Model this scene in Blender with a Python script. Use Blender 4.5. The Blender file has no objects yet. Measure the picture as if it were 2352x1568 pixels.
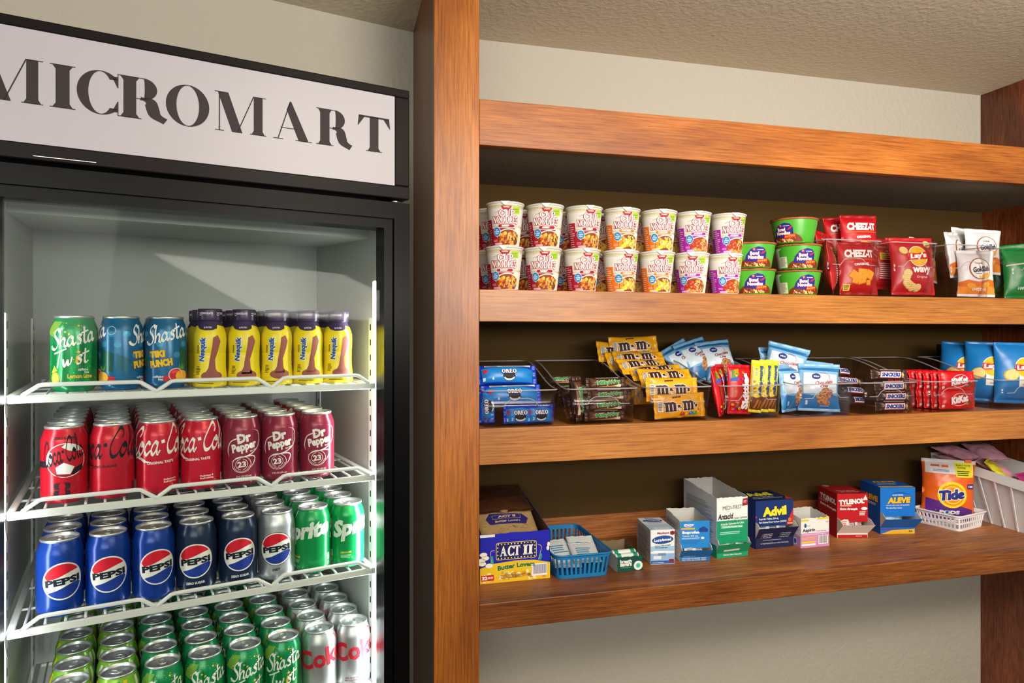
import bpy, bmesh, math, random
from math import sin, cos, pi, radians as R, sqrt
from mathutils import Vector, Matrix, noise
scene = bpy.context.scene
COL = scene.collection
random.seed(5)

# ------------------------------------------------------------------ camera, world, light, exposure
F, CX, CY, CAMZ = 1568.0, 1176.0, 770.0, 1.5
cam = bpy.data.cameras.new('camera'); cam_o = bpy.data.objects.new('camera', cam); COL.objects.link(cam_o)
cam.sensor_width = 36; cam.lens = 36 * F / 2352; cam.shift_y = -(784 - CY) / 2352
cam.clip_start = .05
cam_o.location = (0, 0, CAMZ); cam_o.rotation_euler = (pi / 2, 0, 0)
scene.camera = cam_o
scene.cycles.transparent_max_bounces = 40
vs = scene.view_settings
vs.view_transform = 'Standard'; vs.look = 'None'; vs.gamma = 1; vs.use_curve_mapping = False
vs.exposure = 0.24
w = bpy.data.worlds.new('room_ambient'); scene.world = w; w.use_nodes = True
w.node_tree.nodes['Background'].inputs[0].default_value = (1, .97, .92, 1)
w.node_tree.nodes['Background'].inputs[1].default_value = .38

def area(name, loc, target, sx, sy, power, col=(1, 1, 1)):
    l = bpy.data.lights.new(name, 'AREA'); l.shape = 'RECTANGLE'; l.size = sx; l.size_y = sy; l.energy = power; l.color = col
    o = bpy.data.objects.new(name, l); COL.objects.link(o); o.location = loc
    o.rotation_euler = (Vector(target) - Vector(loc)).to_track_quat('-Z', 'Y').to_euler()
    return o
area('ceiling_light_key', (1.05, .1, 2.34), (1.25, 1.9, 1.2), 1.3, .7, 17, (1, .94, .84)).data.spread = R(105)
area('front_fill_light', (.2, -2.3, 1.95), (.6, 1.7, 1.3), 2.4, 1.0, 42, (1, .96, .9))  # added soft fill from behind the camera, not a fixture of the room
area('ceiling_fill_light', (1.25, -.45, 1.72), (1.25, -.1, 2.6), 1.2, .8, 80, (1, .94, .84))  # added upward fill to brighten the ceiling, stands for no fixture

# ------------------------------------------------------------------ frames
SA, FA = R(14.6), R(30.2)
SO, FO = Vector((-.0775, 1.62, 0)), Vector((-.721, 1.10, 0))
SM = Matrix.Translation(SO) @ Matrix.Rotation(SA, 4, 'Z')      # shelving: u along, v back, z up
FM = Matrix.Translation(FO) @ Matrix.Rotation(FA, 4, 'Z')      # fridge
def along(px, v, ang, o):                                      # where on a line parallel to the shelf (or fridge) the view ray through px lands
    t = (px - CX) / F; c, s = cos(ang), sin(ang)
    return (t * (o.y + v * c) - o.x + v * s) / (c - t * s)
def su(px, v): return along(px, v, SA, SO)
def fu(px, v): return along(px, v, FA, FO)
def sY(u, v): return SO.y + u * sin(SA) + v * cos(SA)
def fY(u, v): return FO.y + u * sin(FA) + v * cos(FA)
def zat(py, Y): return CAMZ + (CY - py) * Y / F

# ------------------------------------------------------------------ materials
MATS = {}
def lin(h):
    h = h.lstrip('#'); c = [int(h[i:i + 2], 16) / 255 for i in (0, 2, 4)]
    return tuple((x / 12.92 if x <= .04045 else ((x + .055) / 1.055) ** 2.4) for x in c) + (1,)
FIN = dict(p=(.6, 0, .3), g=(.3, 0, .5), c=(.24, .2, .5), m=(.25, 1, .5), l=(.45, 0, .4), k=(.12, 0, .5), s=(.38, .85, .5), d=(.85, 0, .2), w=(.35, 0, .6), b=(.28, 0, .1))
def new_mat(key):
    m = bpy.data.materials.new(key); m.use_nodes = True; MATS[key] = m
    return m, m.node_tree.nodes, m.node_tree.links, m.node_tree.nodes['Principled BSDF']
def mat(key):                                                  # 'finish#rrggbb' -> material
    if key in MATS: return MATS[key]
    f, h = key.split('#'); r, me, sp = FIN[f]
    m, n, l, b = new_mat(key)
    b.inputs['Base Color'].default_value = lin(h); b.inputs['Roughness'].default_value = r
    b.inputs['Metallic'].default_value = me; b.inputs['Specular IOR Level'].default_value = sp
    return m
def emit(key, h, st):
    m, n, l, b = new_mat(key)
    b.inputs['Base Color'].default_value = lin(h); b.inputs['Emission Color'].default_value = lin(h); b.inputs['Emission Strength'].default_value = st
    b.inputs['Roughness'].default_value = .3
def wood(key, grain, cols, rough=.38, coat=.12, blotch=.5):
    m, n, l, b = new_mat(key)
    tc = n.new('ShaderNodeTexCoord'); mp = n.new('ShaderNodeMapping'); mp.inputs['Scale'].default_value = grain
    l.new(tc.outputs['Object'], mp.inputs['Vector'])
    n1 = n.new('ShaderNodeTexNoise'); n1.inputs['Scale'].default_value = 16; n1.inputs['Detail'].default_value = 8; n1.inputs['Roughness'].default_value = .68; n1.inputs['Distortion'].default_value = .25
    l.new(mp.outputs[0], n1.inputs['Vector'])
    cr = n.new('ShaderNodeValToRGB'); e = cr.color_ramp.elements
    e[0].position, e[1].position = .28, .74
    e[0].color, e[1].color = lin(cols[0]), lin(cols[2]); x = e.new(.5); x.color = lin(cols[1])
    l.new(n1.outputs[0], cr.inputs[0])
    mp2 = n.new('ShaderNodeMapping'); mp2.inputs['Scale'].default_value = tuple(.12 * g + .5 for g in grain)
    l.new(tc.outputs['Object'], mp2.inputs['Vector'])
    n2 = n.new('ShaderNodeTexNoise'); n2.inputs['Scale'].default_value = 3.2; n2.inputs['Detail'].default_value = 4
    l.new(mp2.outputs[0], n2.inputs['Vector'])
    c2 = n.new('ShaderNodeValToRGB'); c2.color_ramp.elements[0].position = .32; c2.color_ramp.elements[1].position = .66
    g = 1 - blotch; c2.color_ramp.elements[0].color = (g, g * .82, g * .66, 1); c2.color_ramp.elements[1].color = (1.12, 1.1, 1.05, 1)
    l.new(n2.outputs[0], c2.inputs[0])
    mx = n.new('ShaderNodeMix'); mx.data_type = 'RGBA'; mx.blend_type = 'MULTIPLY'; mx.inputs[0].default_value = 1
    l.new(cr.outputs[0], mx.inputs[6]); l.new(c2.outputs[0], mx.inputs[7]); l.new(mx.outputs[2], b.inputs['Base Color'])
    bp = n.new('ShaderNodeBump'); bp.inputs['Strength'].default_value = .25; bp.inputs['Distance'].default_value = .0015
    l.new(n1.outputs[0], bp.inputs['Height']); l.new(bp.outputs[0], b.inputs['Normal'])
    b.inputs['Roughness'].default_value = rough; b.inputs['Coat Weight'].default_value = coat; b.inputs['Coat Roughness'].default_value = .22
def plaster(key, h, sc=55, st=.35, r=.8):
    m, n, l, b = new_mat(key)
    tc = n.new('ShaderNodeTexCoord'); n1 = n.new('ShaderNodeTexNoise'); n1.inputs['Scale'].default_value = sc; n1.inputs['Detail'].default_value = 3
    l.new(tc.outputs['Object'], n1.inputs['Vector'])
    bp = n.new('ShaderNodeBump'); bp.inputs['Strength'].default_value = st; bp.inputs['Distance'].default_value = .004
    cr = n.new('ShaderNodeValToRGB'); cr.color_ramp.elements[0].position = .42; cr.color_ramp.elements[1].position = .62
    l.new(n1.outputs[0], cr.inputs[0]); l.new(cr.outputs[0], bp.inputs['Height']); l.new(bp.outputs[0], b.inputs['Normal'])
    b.inputs['Base Color'].default_value = lin(h); b.inputs['Roughness'].default_value = r; b.inputs['Specular IOR Level'].default_value = .3
def clear(key, tint, refl=.5, rough=.03, milky=0):                      # thin clear sheet: see-through with a Fresnel gloss
    m, n, l, b = new_mat(key); n.remove(b)
    t = n.new('ShaderNodeBsdfTransparent'); t.inputs[0].default_value = lin(tint)
    g = n.new('ShaderNodeBsdfGlossy'); g.inputs['Roughness'].default_value = rough
    f = n.new('ShaderNodeLayerWeight'); f.inputs[0].default_value = .5
    k = n.new('ShaderNodeMath'); k.operation = 'POWER'; k.inputs[1].default_value = 4; l.new(f.outputs['Facing'], k.inputs[0])
    k2 = n.new('ShaderNodeMath'); k2.operation = 'MULTIPLY_ADD'; k2.inputs[1].default_value = refl; k2.inputs[2].default_value = .035 * refl; l.new(k.outputs[0], k2.inputs[0]); k = k2
    x = n.new('ShaderNodeMixShader'); l.new(k.outputs[0], x.inputs[0]); l.new(t.outputs[0], x.inputs[1]); l.new(g.outputs[0], x.inputs[2])
    if milky:
        d = n.new('ShaderNodeBsdfDiffuse'); d.inputs[0].default_value = lin('#e4e0e4'); y = n.new('ShaderNodeMixShader'); y.inputs[0].default_value = milky
        l.new(x.outputs[0], y.inputs[1]); l.new(d.outputs[0], y.inputs[2]); x = y
    l.new(x.outputs[0], n['Material Output'].inputs[0])
WC = ('#6b3410', '#a35a20', '#c98443')
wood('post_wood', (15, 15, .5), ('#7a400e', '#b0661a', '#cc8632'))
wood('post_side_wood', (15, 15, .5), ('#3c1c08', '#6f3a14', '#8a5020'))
wood('board_wood', (.5, 15, 15), ('#7c4618', '#ac6e2e', '#c48a44'), blotch=.32)
wood('header_wood', (.5, 15, 15), ('#74390c', '#b06626', '#cc863c'), blotch=.4)
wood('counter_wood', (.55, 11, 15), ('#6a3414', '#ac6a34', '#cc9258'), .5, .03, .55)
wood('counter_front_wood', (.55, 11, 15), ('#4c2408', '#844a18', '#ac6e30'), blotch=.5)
wood('side_wood', (9, 9, .8), ('#3e1a08', '#74381a', '#96582e'), blotch=.55)
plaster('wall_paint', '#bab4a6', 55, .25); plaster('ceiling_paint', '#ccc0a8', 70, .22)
plaster('recess_shade', '#4c360f', 80, .1); plaster('slab_paint', '#7a6c5c', 80, .1)  # recess colour has the compartment shade mixed into the wall tone
clear('door_glass', '#f2f5f3', .1); clear('bin_plastic', '#f7f5f6', .8, .06); clear('bin_rim', '#d8d4d8', 1.0, .25, .3)
emit('sign_face', '#a09ca4', .13); emit('led_white', '#ffffff', 5)
m, n, l, b = new_mat('floor_tile'); b.inputs['Base Color'].default_value = lin('#4e4842'); b.inputs['Roughness'].default_value = .5

# ------------------------------------------------------------------ flat artwork: shapes in a plane, laid later on a surface
GL = {}
def glyphs(s, bold):
    k = (s, bold)
    if k not in GL:
        cu = bpy.data.curves.new('t', 'FONT'); cu.body = s; cu.offset = bold; cu.resolution_u = 2
        ob = bpy.data.objects.new('t', cu); me = ob.to_mesh()
        vv = [(v.co.x, v.co.y) for v in me.vertices]; ff = [tuple(p.vertices) for p in me.polygons]
        ob.to_mesh_clear(); bpy.data.objects.remove(ob); bpy.data.curves.remove(cu)
        GL[k] = (vv, ff)
    return GL[k]
def spline(P, n=8, closed=False):
    out = []; N = len(P)
    for i in range(N if closed else N - 1):
        g = lambda j: P[j % N] if closed else P[max(0, min(N - 1, j))]
        a, b_, c, d = g(i - 1), g(i), g(i + 1), g(i + 2)
        for k in range(n):
            t = k / n
            out.append(tuple(.5 * (2 * b_[q] + (c[q] - a[q]) * t + (2 * a[q] - 5 * b_[q] + 4 * c[q] - d[q]) * t * t + (3 * b_[q] - a[q] - 3 * c[q] + d[q]) * t ** 3) for q in range(len(b_))))
    if not closed: out.append(tuple(P[-1]))
    return out
class Art:
    def __init__(s): s.it = []
    def add(s, m, v, f, l): s.it.append((m, l, v, f))
    def poly(s, m, P, l=1): s.add(m, list(P), [tuple(range(len(P)))], l)
    def rect(s, m, x0, y0, x1, y1, l=1): s.poly(m, [(x0, y0), (x1, y0), (x1, y1), (x0, y1)], l)
    def rrect(s, m, x0, y0, x1, y1, r, l=1):
        P = []
        for cx, cy, a in ((x1 - r, y1 - r, 0), (x0 + r, y1 - r, 90), (x0 + r, y0 + r, 180), (x1 - r, y0 + r, 270)):
            P += [(cx + r * cos(R(a + k * 22.5)), cy + r * sin(R(a + k * 22.5))) for k in range(5)]
        s.poly(m, P, l)
    def ell(s, m, cx, cy, rx, ry=None, l=1, n=24, rot=0, a0=0, a1=360):
        ry = ry or rx; c, q = cos(R(rot)), sin(R(rot)); P = []
        for k in range(n if a1 - a0 >= 360 else n + 1):
            a = R(a0 + (a1 - a0) * k / n); x, y = rx * cos(a), ry * sin(a); P.append((cx + x * c - y * q, cy + x * q + y * c))
        s.poly(m, P, l)
    def ring(s, m, cx, cy, rx, ry, t, l=1, n=32, rot=0, a0=0, a1=360, t1=None):
        c, q = cos(R(rot)), sin(R(rot)); v = []; f = []; t1 = t if t1 is None else t1
        for k in range(n + 1):
            a = R(a0 + (a1 - a0) * k / n); tt = t + (t1 - t) * k / n
            for rr in (0, tt):
                x, y = (rx - rr) * cos(a), (ry - rr) * sin(a); v.append((cx + x * c - y * q, cy + x * q + y * c))
            if k: f.append((2 * k - 2, 2 * k - 1, 2 * k + 1, 2 * k))
        s.add(m, v, f, l)
    def text(s, m, t, cx, cy, w, h, bold=.0, sh=0, rot=0, l=2, out=None, arc=0):
        if out: s.text(out[0], t, cx, cy, w + out[1] * 2, h + out[1] * 2, bold + out[2], sh, rot, l - 1, None, arc)
        vv, ff = glyphs(t, bold)
        if not vv: return
        xs = [p[0] for p in vv]; ys = [p[1] for p in vv]; x0, x1, y0, y1 = min(xs), max(xs), min(ys), max(ys)
        c, q = cos(R(rot)), sin(R(rot)); v = []
        for x, y in vv:
            X = ((x - x0) / (x1 - x0) - .5) * w; Y = ((y - y0) / (y1 - y0) - .5) * h
            X += sh * Y; Y += arc * X * X
            v.append((cx + X * c - Y * q, cy + X * q + Y * c))
        s.add(m, v, ff, l)
    def lines(s, m, x0, y0, x1, y1, n, l=1, seed=0, rag=.25):     # body copy too small to read
        rd = random.Random(seed); p = (y1 - y0) / n
        for k in range(n): s.rect(m, x0, y0 + p * (k + .25), x1 - rd.random() * rag * (x1 - x0), y0 + p * (k + .7), l)
    def stroke(s, m, P, wd, l=2, nib=None, closed=False, n=8, mn=.28, taper=False):
        Q = spline(P, n, closed); N = len(Q); v = []; f = []
        for i, (x, y) in enumerate(Q):
            a = Q[(i - 1) % N] if closed or i else Q[0]; b_ = Q[(i + 1) % N] if closed or i < N - 1 else Q[-1]
            dx, dy = b_[0] - a[0], b_[1] - a[1]; L = sqrt(dx * dx + dy * dy) or 1; dx /= L; dy /= L
            h = wd / 2
            if nib is not None: h *= max(mn, abs(dx * sin(R(nib)) - dy * cos(R(nib))))
            if taper: h *= max(.15, min(1, 4 * i / N, 4 * (N - 1 - i) / N))
            v += [(x - dy * h, y + dx * h), (x + dy * h, y - dx * h)]
            if i: f.append((2 * i - 2, 2 * i - 1, 2 * i + 1, 2 * i))
        if closed: f.append((2 * N - 2, 2 * N - 1, 1, 0))
        s.add(m, v, f, l)
    def put(s, o, x=0, y=0, sx=1, sy=None, rot=0, sh=0, dl=0, m=None):
        sy = sx if sy is None else sy; c, q = cos(R(rot)), sin(R(rot))
        for mm, l, v, f in o.it:
            nv = []
            for a, b_ in v:
                X, Y = a * sx + sh * b_ * sy, b_ * sy; nv.append((x + X * c - Y * q, y + X * q + Y * c))
            s.add(m or mm, nv, f, l + dl)
        return s
    def outlined(s, o, m, wd, dl=-1):                            # rim every outline of o with a band of m beneath it
        for mm, l, v, f in list(o.it):
            cnt = {}
            for fa in f:
                for a, b_ in zip(fa, fa[1:] + fa[:1]): cnt[frozenset((a, b_))] = cnt.get(frozenset((a, b_)), 0) + 1
            V = []; Fc = []
            for e, k in cnt.items():
                if k > 1 or len(e) < 2: continue
                (ax, ay), (bx, by) = (v[j] for j in e); dx, dy = bx - ax, by - ay; L = sqrt(dx * dx + dy * dy)
                if L < 1e-9: continue
                dx *= wd / L; dy *= wd / L; i = len(V)
                V += [(ax - dx - dy, ay - dy + dx), (ax - dx + dy, ay - dy - dx), (bx + dx + dy, by + dy - dx), (bx + dx - dy, by + dy + dx)]
                Fc.append((i, i + 1, i + 2, i + 3))
            s.add(m, V, Fc, l + dl)
            s.add(m, v, f, l + dl)

# serif capitals, cap height 1: returns (Art, width)
def serif(ch, st=.2, hr=.03, sf=.1, m='X'):
    A = Art(); hb = hr
    def stem(x0, x1, top=1, bot=1, y0=0, y1=1):
        A.rect(m, x0, y0, x1, y1)
        q = min(sf, .09)
        for on, y, d in ((bot, y0, 1), (top, y1, -1)):
            if not on: continue
            A.rect(m, x0 - sf, y, x1 + sf, y + d * hb)
            A.poly(m, [(x0 - q * .6, y + d * hb), (x0, y + d * hb), (x0, y + d * (hb + q))]); A.poly(m, [(x1 + q * .6, y + d * hb), (x1, y + d * hb), (x1, y + d * (hb + q))])
    def crescent(cx, cy, rx, ry, a0=0, a1=360, n=36, mid=1):
        v = []; f = []
        for k in range(n + 1):
            a = R(a0 + (a1 - a0) * k / n)
            v += [(cx + rx * cos(a), cy + ry * sin(a)), (cx + (rx - st * mid) * cos(a), cy + (ry - hr) * sin(a))]
            if k: f.append((2 * k - 2, 2 * k - 1, 2 * k + 1, 2 * k))
        A.add(m, v, f, 1)
    def bowl(x0, y0, y1, wd):
        fl = wd * .35; A.rect(m, x0, y0, x0 + fl, y0 + hr); A.rect(m, x0, y1 - hr, x0 + fl, y1)
        crescent(x0 + fl, (y0 + y1) / 2, wd - fl, (y1 - y0) / 2, -90, 90, 20)
    def diag(x0, y0, x1, y1, t): A.poly(m, [(x0 - t / 2, y0), (x0 + t / 2, y0), (x1 + t / 2, y1), (x1 - t / 2, y1)])
    s = sf
    if ch == 'I': stem(s, s + st); wd = st + 2 * s
    elif ch == 'C':
        crescent(.5, .5, .5, .52, 42, 318); A.rect(m, .86, .66, .86 + hr, 1.0); A.rect(m, .86, 0, .86 + hr, .34)
        A.poly(m, [(.86, .66), (.86, .92), (.74, .92)]); A.poly(m, [(.86, .34), (.86, .08), (.74, .08)]); wd = .9
    elif ch == 'O': crescent(.5, .5, .5, .52); wd = 1.0
    elif ch == 'P': stem(s, s + st); bowl(s + st, .44, 1, .42); wd = s + st + .42
    elif ch == 'R':
        stem(s, s + st); bowl(s + st, .48, 1, .4)
        A.stroke(m, [(s + st + .08, .5), (s + st + .26, .44), (s + st + .36, .15), (s + st + .56, .015)], st * 1.05, 1, nib=10, mn=.12); wd = s + st + .55
    elif ch == 'D': stem(s, s + st); bowl(s + st, 0, 1, .58); wd = s + st + .58
    elif ch == 'T':
        c = .42; stem(c - st / 2, c + st / 2, 0, 1); A.rect(m, 0, 1 - max(hr, .05), .84, 1)
        A.poly(m, [(0, .98), (-.03, .68), (.04, .78), (.16, .96)]); A.poly(m, [(.84, .98), (.87, .68), (.8, .78), (.68, .96)]); wd = .84
    elif ch == 'L':
        stem(s, s + st); A.rect(m, s, 0, s + st + .4, hr); A.poly(m, [(s + st + .4, 0), (s + st + .43, .34), (s + st + .3, hr)]); wd = s + st + .42
    elif ch == 'E':
        stem(s, s + st)
        for y, x, d in ((0, .42, 1), (1, .38, -1)): A.rect(m, s, y, s + st + x, y + d * hr); A.poly(m, [(s + st + x, y), (s + st + x + .02, y + d * .3), (s + st + x - .1, y + d * hr)])
        A.rect(m, s + st, .5 - hr / 2, s + st + .24, .5 + hr / 2); A.rect(m, s + st + .22, .38, s + st + .26, .62); wd = s + st + .42
    elif ch == 'A':
        diag(s, 0, .42, 1, max(hr, .03)); A.poly(m, [(.78 - st * .56, 0), (.78 + st * .56, 0), (.45, 1.03), (.41, 1.03), (.33, .8)]); A.rect(m, .17, .3, .62, .3 + hr)
        A.rect(m, -.02, 0, .24, hb); A.rect(m, .78 - st / 2 - s, 0, .78 + st / 2 + s, hb); wd = .78 + st / 2 + s
    elif ch == 'M':
        A.rect(m, s, 0, s + max(hr, .03), 1); A.rect(m, 0, 0, 2 * s + .03, hb); x1 = 1.02
        A.rect(m, s - .1, 1 - hb, s + .1, 1)
        diag(.58, 0, s + st * .45, 1, st * 1.15); diag(.58, 0, x1, 1, max(hr, .03)); stem(x1, x1 + st, 0, 1); A.rect(m, x1, 1 - hb, x1 + st + s, 1); wd = x1 + st + s
    elif ch == 'N':
        t = max(hr, .09); A.rect(m, s, 0, s + t, 1); A.rect(m, 0, 0, 2 * s + t, hb); A.rect(m, -.02, 1 - hb, s, 1); x1 = .72
        diag(x1 + t - st * .4, 0, s + st * .4, 1, st * 1.15); A.rect(m, x1, 0, x1 + t, 1); A.rect(m, x1 - s, 1 - hb, x1 + t + s, 1); wd = x1 + t + s
    elif ch == 'U':
        A.rect(m, s, .3, s + st, 1); A.rect(m, 0, 1 - hb, 2 * s + st, 1); t = max(hr, .1); x1 = .66
        A.rect(m, x1, .3, x1 + t, 1); A.rect(m, x1 - s, 1 - hb, x1 + t + s, 1)
        v = []; f = []; c = (s + x1 + t) / 2; rx = (x1 + t - s) / 2
        for k in range(17):
            a = R(180 + 180 * k / 16); w_ = st + (t - st) * k / 16
            v += [(c + rx * cos(a), .3 + .32 * sin(a)), (c + (rx - w_) * cos(a), .3 + (.32 - t) * sin(a))]
            if k: f.append((2 * k - 2, 2 * k - 1, 2 * k + 1, 2 * k))
        A.add(m, v, f, 1); wd = x1 + t + s
    elif ch == 'S':
        A.stroke(m, [(.56, .78), (.48, .95), (.28, 1.0), (.08, .84), (.12, .64), (.34, .5), (.54, .34), (.54, .12), (.32, 0), (.12, .05), (.05, .24)], st * 1.1, 1, nib=-60, mn=.4); wd = .62
    elif ch == 'Y': diag(.4, .42, .1, 1, st); diag(.4, .42, .72, 1, max(hr, .07)); stem(.4 - st / 2, .4 + st / 2, 0, 1, 0, .5); A.rect(m, -.08, 1 - hb, .28, 1); A.rect(m, .56, 1 - hb, .86, 1); wd = .8
    return A, wd
def serif_word(t, gap=.06, m='X', **k):
    A = Art(); x = 0
    for c in t:
        if c == ' ': x += .35; continue
        a, wd = serif(c, m=m, **k); A.put(a, x, 0); x += wd + gap
    return A, x - gap

# brush script: x-height 1, capitals about 2.1
SC = {'C': ([[(1.5, 1.45), (1.72, 1.8), (1.55, 2.15), (1.15, 2.1), (.6, 1.5), (.32, .7), (.6, .05), (1.1, .1), (1.5, .55)]], 1.35),
 'o': ([[(.55, 1.0), (.2, .75), (.12, .3), (.38, 0), (.75, .25), (.82, .7), (.55, 1.0), (.42, .8), (.95, .75)]], .92),
 'c': ([[(.72, .78), (.52, 1.0), (.2, .7), (.14, .3), (.42, 0), (.85, .35)]], .82),
 'a': ([[(.72, .8), (.5, 1.0), (.2, .7), (.12, .3), (.35, 0), (.65, .3), (.8, 1.0), (.74, .35), (.9, .02), (1.12, .3)]], 1.1),
 'l': ([[(.1, .3), (.5, 1.5), (.55, 2.1), (.36, 2.1), (.22, 1.2), (.22, .3), (.4, 0), (.68, .3)]], .62),
 '-': ([[(.05, .95), (.42, 1.0)]], .5),
 'S': ([[(1.25, 1.75), (1.05, 2.12), (.62, 1.9), (.55, 1.45), (.9, .95), (.95, .4), (.55, 0), (.05, .15), (-.15, .5)]], 1.1),
 'h': ([[(.35, 2.1), (.22, 1.0), (.15, 0), (.3, .6), (.6, .98), (.78, .75), (.72, .2), (.9, .02), (1.05, .2)]], 1.0),
 's': ([[(.72, .85), (.48, 1.02), (.28, .82), (.58, .4), (.5, .05), (.1, .05)]], .72),
 't': ([[(.42, 1.75), (.35, .8), (.35, .2), (.55, .0), (.8, .2)], [(.02, 1.15), (.9, 1.32)]], .75),
 'T': ([[(-.1, 1.85), (.6, 1.95), (1.5, 2.15)], [(.78, 2.0), (.55, 1.0), (.4, 0)]], 1.05),
 'w': ([[(.08, .95), (.2, .2), (.38, .05), (.6, .75), (.72, .1), (.95, .3), (1.12, 1.0)]], 1.1),
 'i': ([[(.25, .95), (.18, .3), (.32, .02), (.48, .2)], [(.28, 1.35), (.31, 1.45)]], .45)}
def script(t, m, wd=.2, nib=55, sh=.25, gap=0, skip=''):
    A = Art(); x = 0
    for c in t:
        P, adv = SC[c]
        if c not in skip:
            for p in P: A.stroke(m, [(x + a + sh * b_, b_) for a, b_ in p], wd, 2, nib=nib, n=6, mn=.35)
        x += adv + gap
    return A, x

# ------------------------------------------------------------------ mesh builder
class MB:
    def __init__(s): s.bm = bmesh.new(); s.sl = []
    def mi(s, m):
        if m not in s.sl: s.sl.append(m)
        return s.sl.index(m)
    def faces(s, m, V, Fc, smooth=False):
        i = s.mi(m); vs = [s.bm.verts.new(v) for v in V]
        for f in Fc:
            try: fa = s.bm.faces.new([vs[k] for k in f]); fa.material_index = i; fa.smooth = smooth
            except ValueError: pass
        return vs
    def hexa(s, m, V): s.faces(m, V, [(0, 3, 2, 1), (4, 5, 6, 7), (0, 1, 5, 4), (1, 2, 6, 5), (2, 3, 7, 6), (3, 0, 4, 7)])
    def box(s, m, x0, x1, y0, y1, z0, z1): s.hexa(m, [(x0, y0, z0), (x1, y0, z0), (x1, y1, z0), (x0, y1, z0), (x0, y0, z1), (x1, y0, z1), (x1, y1, z1), (x0, y1, z1)])
    def rbox(s, m, x0, x1, y0, y1, z0, z1, r=.003, seg=2):       # box with rounded edges
        b2 = bmesh.new(); bmesh.ops.create_cube(b2, size=1)
        for v in b2.verts: v.co = Vector(((x0 + x1) / 2 + v.co.x * (x1 - x0), (y0 + y1) / 2 + v.co.y * (y1 - y0), (z0 + z1) / 2 + v.co.z * (z1 - z0)))
        bmesh.ops.bevel(b2, geom=list(b2.edges), offset=r, segments=seg, affect='EDGES', profile=.5)
        b2.verts.ensure_lookup_table(); b2.verts.index_update()
        s.faces(m, [v.co.copy() for v in b2.verts], [[v.index for v in f.verts] for f in b2.faces], False); b2.free()
    def loft(s, m, rings, closed=True, smooth=True, cap0=False, cap1=False):
        i = s.mi(m); rr = [[s.bm.verts.new(p) for p in r] for r in rings]; n = len(rr[0])
        for a, b_ in zip(rr, rr[1:]):
            for k in range(n if closed else n - 1):
                q = (k + 1) % n
                try: f = s.bm.faces.new((a[k], a[q], b_[q], b_[k])); f.material_index = i; f.smooth = smooth
                except ValueError: pass
        for c, r in ((cap0, rr[0][::-1]), (cap1, rr[-1])):
            if c:
                f = s.bm.faces.new(r); f.material_index = i; f.smooth = False
    def lathe(s, m, prof, n=48, cx=0, cy=0, cap0=False, cap1=False, smooth=True):
        s.loft(m, [[(cx + r * cos(2 * pi * k / n), cy + r * sin(2 * pi * k / n), z) for k in range(n)] for r, z in prof], True, smooth, cap0, cap1)
    def tube(s, m, P, r, n=8, closed=False, caps=True):
        P = [Vector(p) for p in P]; N = len(P); rings = []; up = None
        for i, p in enumerate(P):
            a = P[(i - 1) % N] if closed or i else P[0]; b_ = P[(i + 1) % N] if closed or i < N - 1 else P[-1]
            t = (b_ - a).normalized()
            if up is None: up = t.orthogonal().normalized()
            up = (up - t * up.dot(t)).normalized(); sd = t.cross(up)
            rings.append([p + (up * cos(2 * pi * k / n) + sd * sin(2 * pi * k / n)) * r for k in range(n)])
        if closed: rings.append(rings[0])
        s.loft(m, rings, True, True, caps and not closed, caps and not closed)
    def art(s, A, fn, du=None, dv=None, step=.00012):
        for m, l, v, f in A.it:
            b2 = bmesh.new(); vv = [b2.verts.new((x, y, 0)) for x, y in v]
            for fa in f:
                try: b2.faces.new([vv[k] for k in fa])
                except ValueError: pass
            xs = [p[0] for p in v]; ys = [p[1] for p in v]
            for d, lo, hi, no in ((du, min(xs), max(xs), (1, 0, 0)), (dv, min(ys), max(ys), (0, 1, 0))):
                if not d: continue
                for k in range(math.ceil(lo / d), math.floor(hi / d) + 1):
                    bmesh.ops.bisect_plane(b2, geom=list(b2.verts) + list(b2.edges) + list(b2.faces), dist=1e-7, plane_co=(no[0] * k * d, no[1] * k * d, 0), plane_no=no)
            bmesh.ops.triangulate(b2, faces=[x for x in b2.faces if len(x.verts) > 4 or du or dv])
            b2.verts.index_update(); off = l * step + step
            Vs = [fn(q.co.x, q.co.y, off) for q in b2.verts]; Fs = [[q.index for q in x.verts] for x in b2.faces]
            s.faces(m, Vs, Fs, bool(du or dv)); b2.free()
    def build(s, name, parent=None, keep_normals=False):
        me = bpy.data.meshes.new(name)
        s.bm.to_mesh(me); s.bm.free()
        for k in s.sl: me.materials.append(mat(k))
        o = bpy.data.objects.new(name, me); COL.objects.link(o)
        if parent: o.parent = parent
        return o
def tag(o, label, cat, group=None, kind=None):
    if label: o['label'] = label
    if cat: o['category'] = cat
    if group: o['group'] = group
    if kind: o['kind'] = kind
    return o
def thing(name, label, cat, M=None, group=None):
    o = bpy.data.objects.new(name, None); o.empty_display_size = .02; COL.objects.link(o)
    if M is not None: o.matrix_world = M
    return tag(o, label, cat, group)
def at(FR, u, v, z, rz=0, tilt=0, roll=0): return FR @ Matrix.Translation((u, v, z)) @ Matrix.Rotation(rz, 4, 'Z') @ Matrix.Rotation(tilt, 4, 'X') @ Matrix.Rotation(roll, 4, 'Y')
def dup(o, M, label=None, group=None):                            # a thing with its parts and sub-parts
    c = o.copy(); COL.objects.link(c); c.matrix_world = M
    if label: c['label'] = label
    if group: c['group'] = group
    def kids(a, b_):
        for ch in list(a.children):
            d = ch.copy(); COL.objects.link(d); d.parent = b_; d.matrix_parent_inverse = ch.matrix_parent_inverse.copy(); kids(ch, d)
    kids(o, c)
    return c
FIRST = {}
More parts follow.
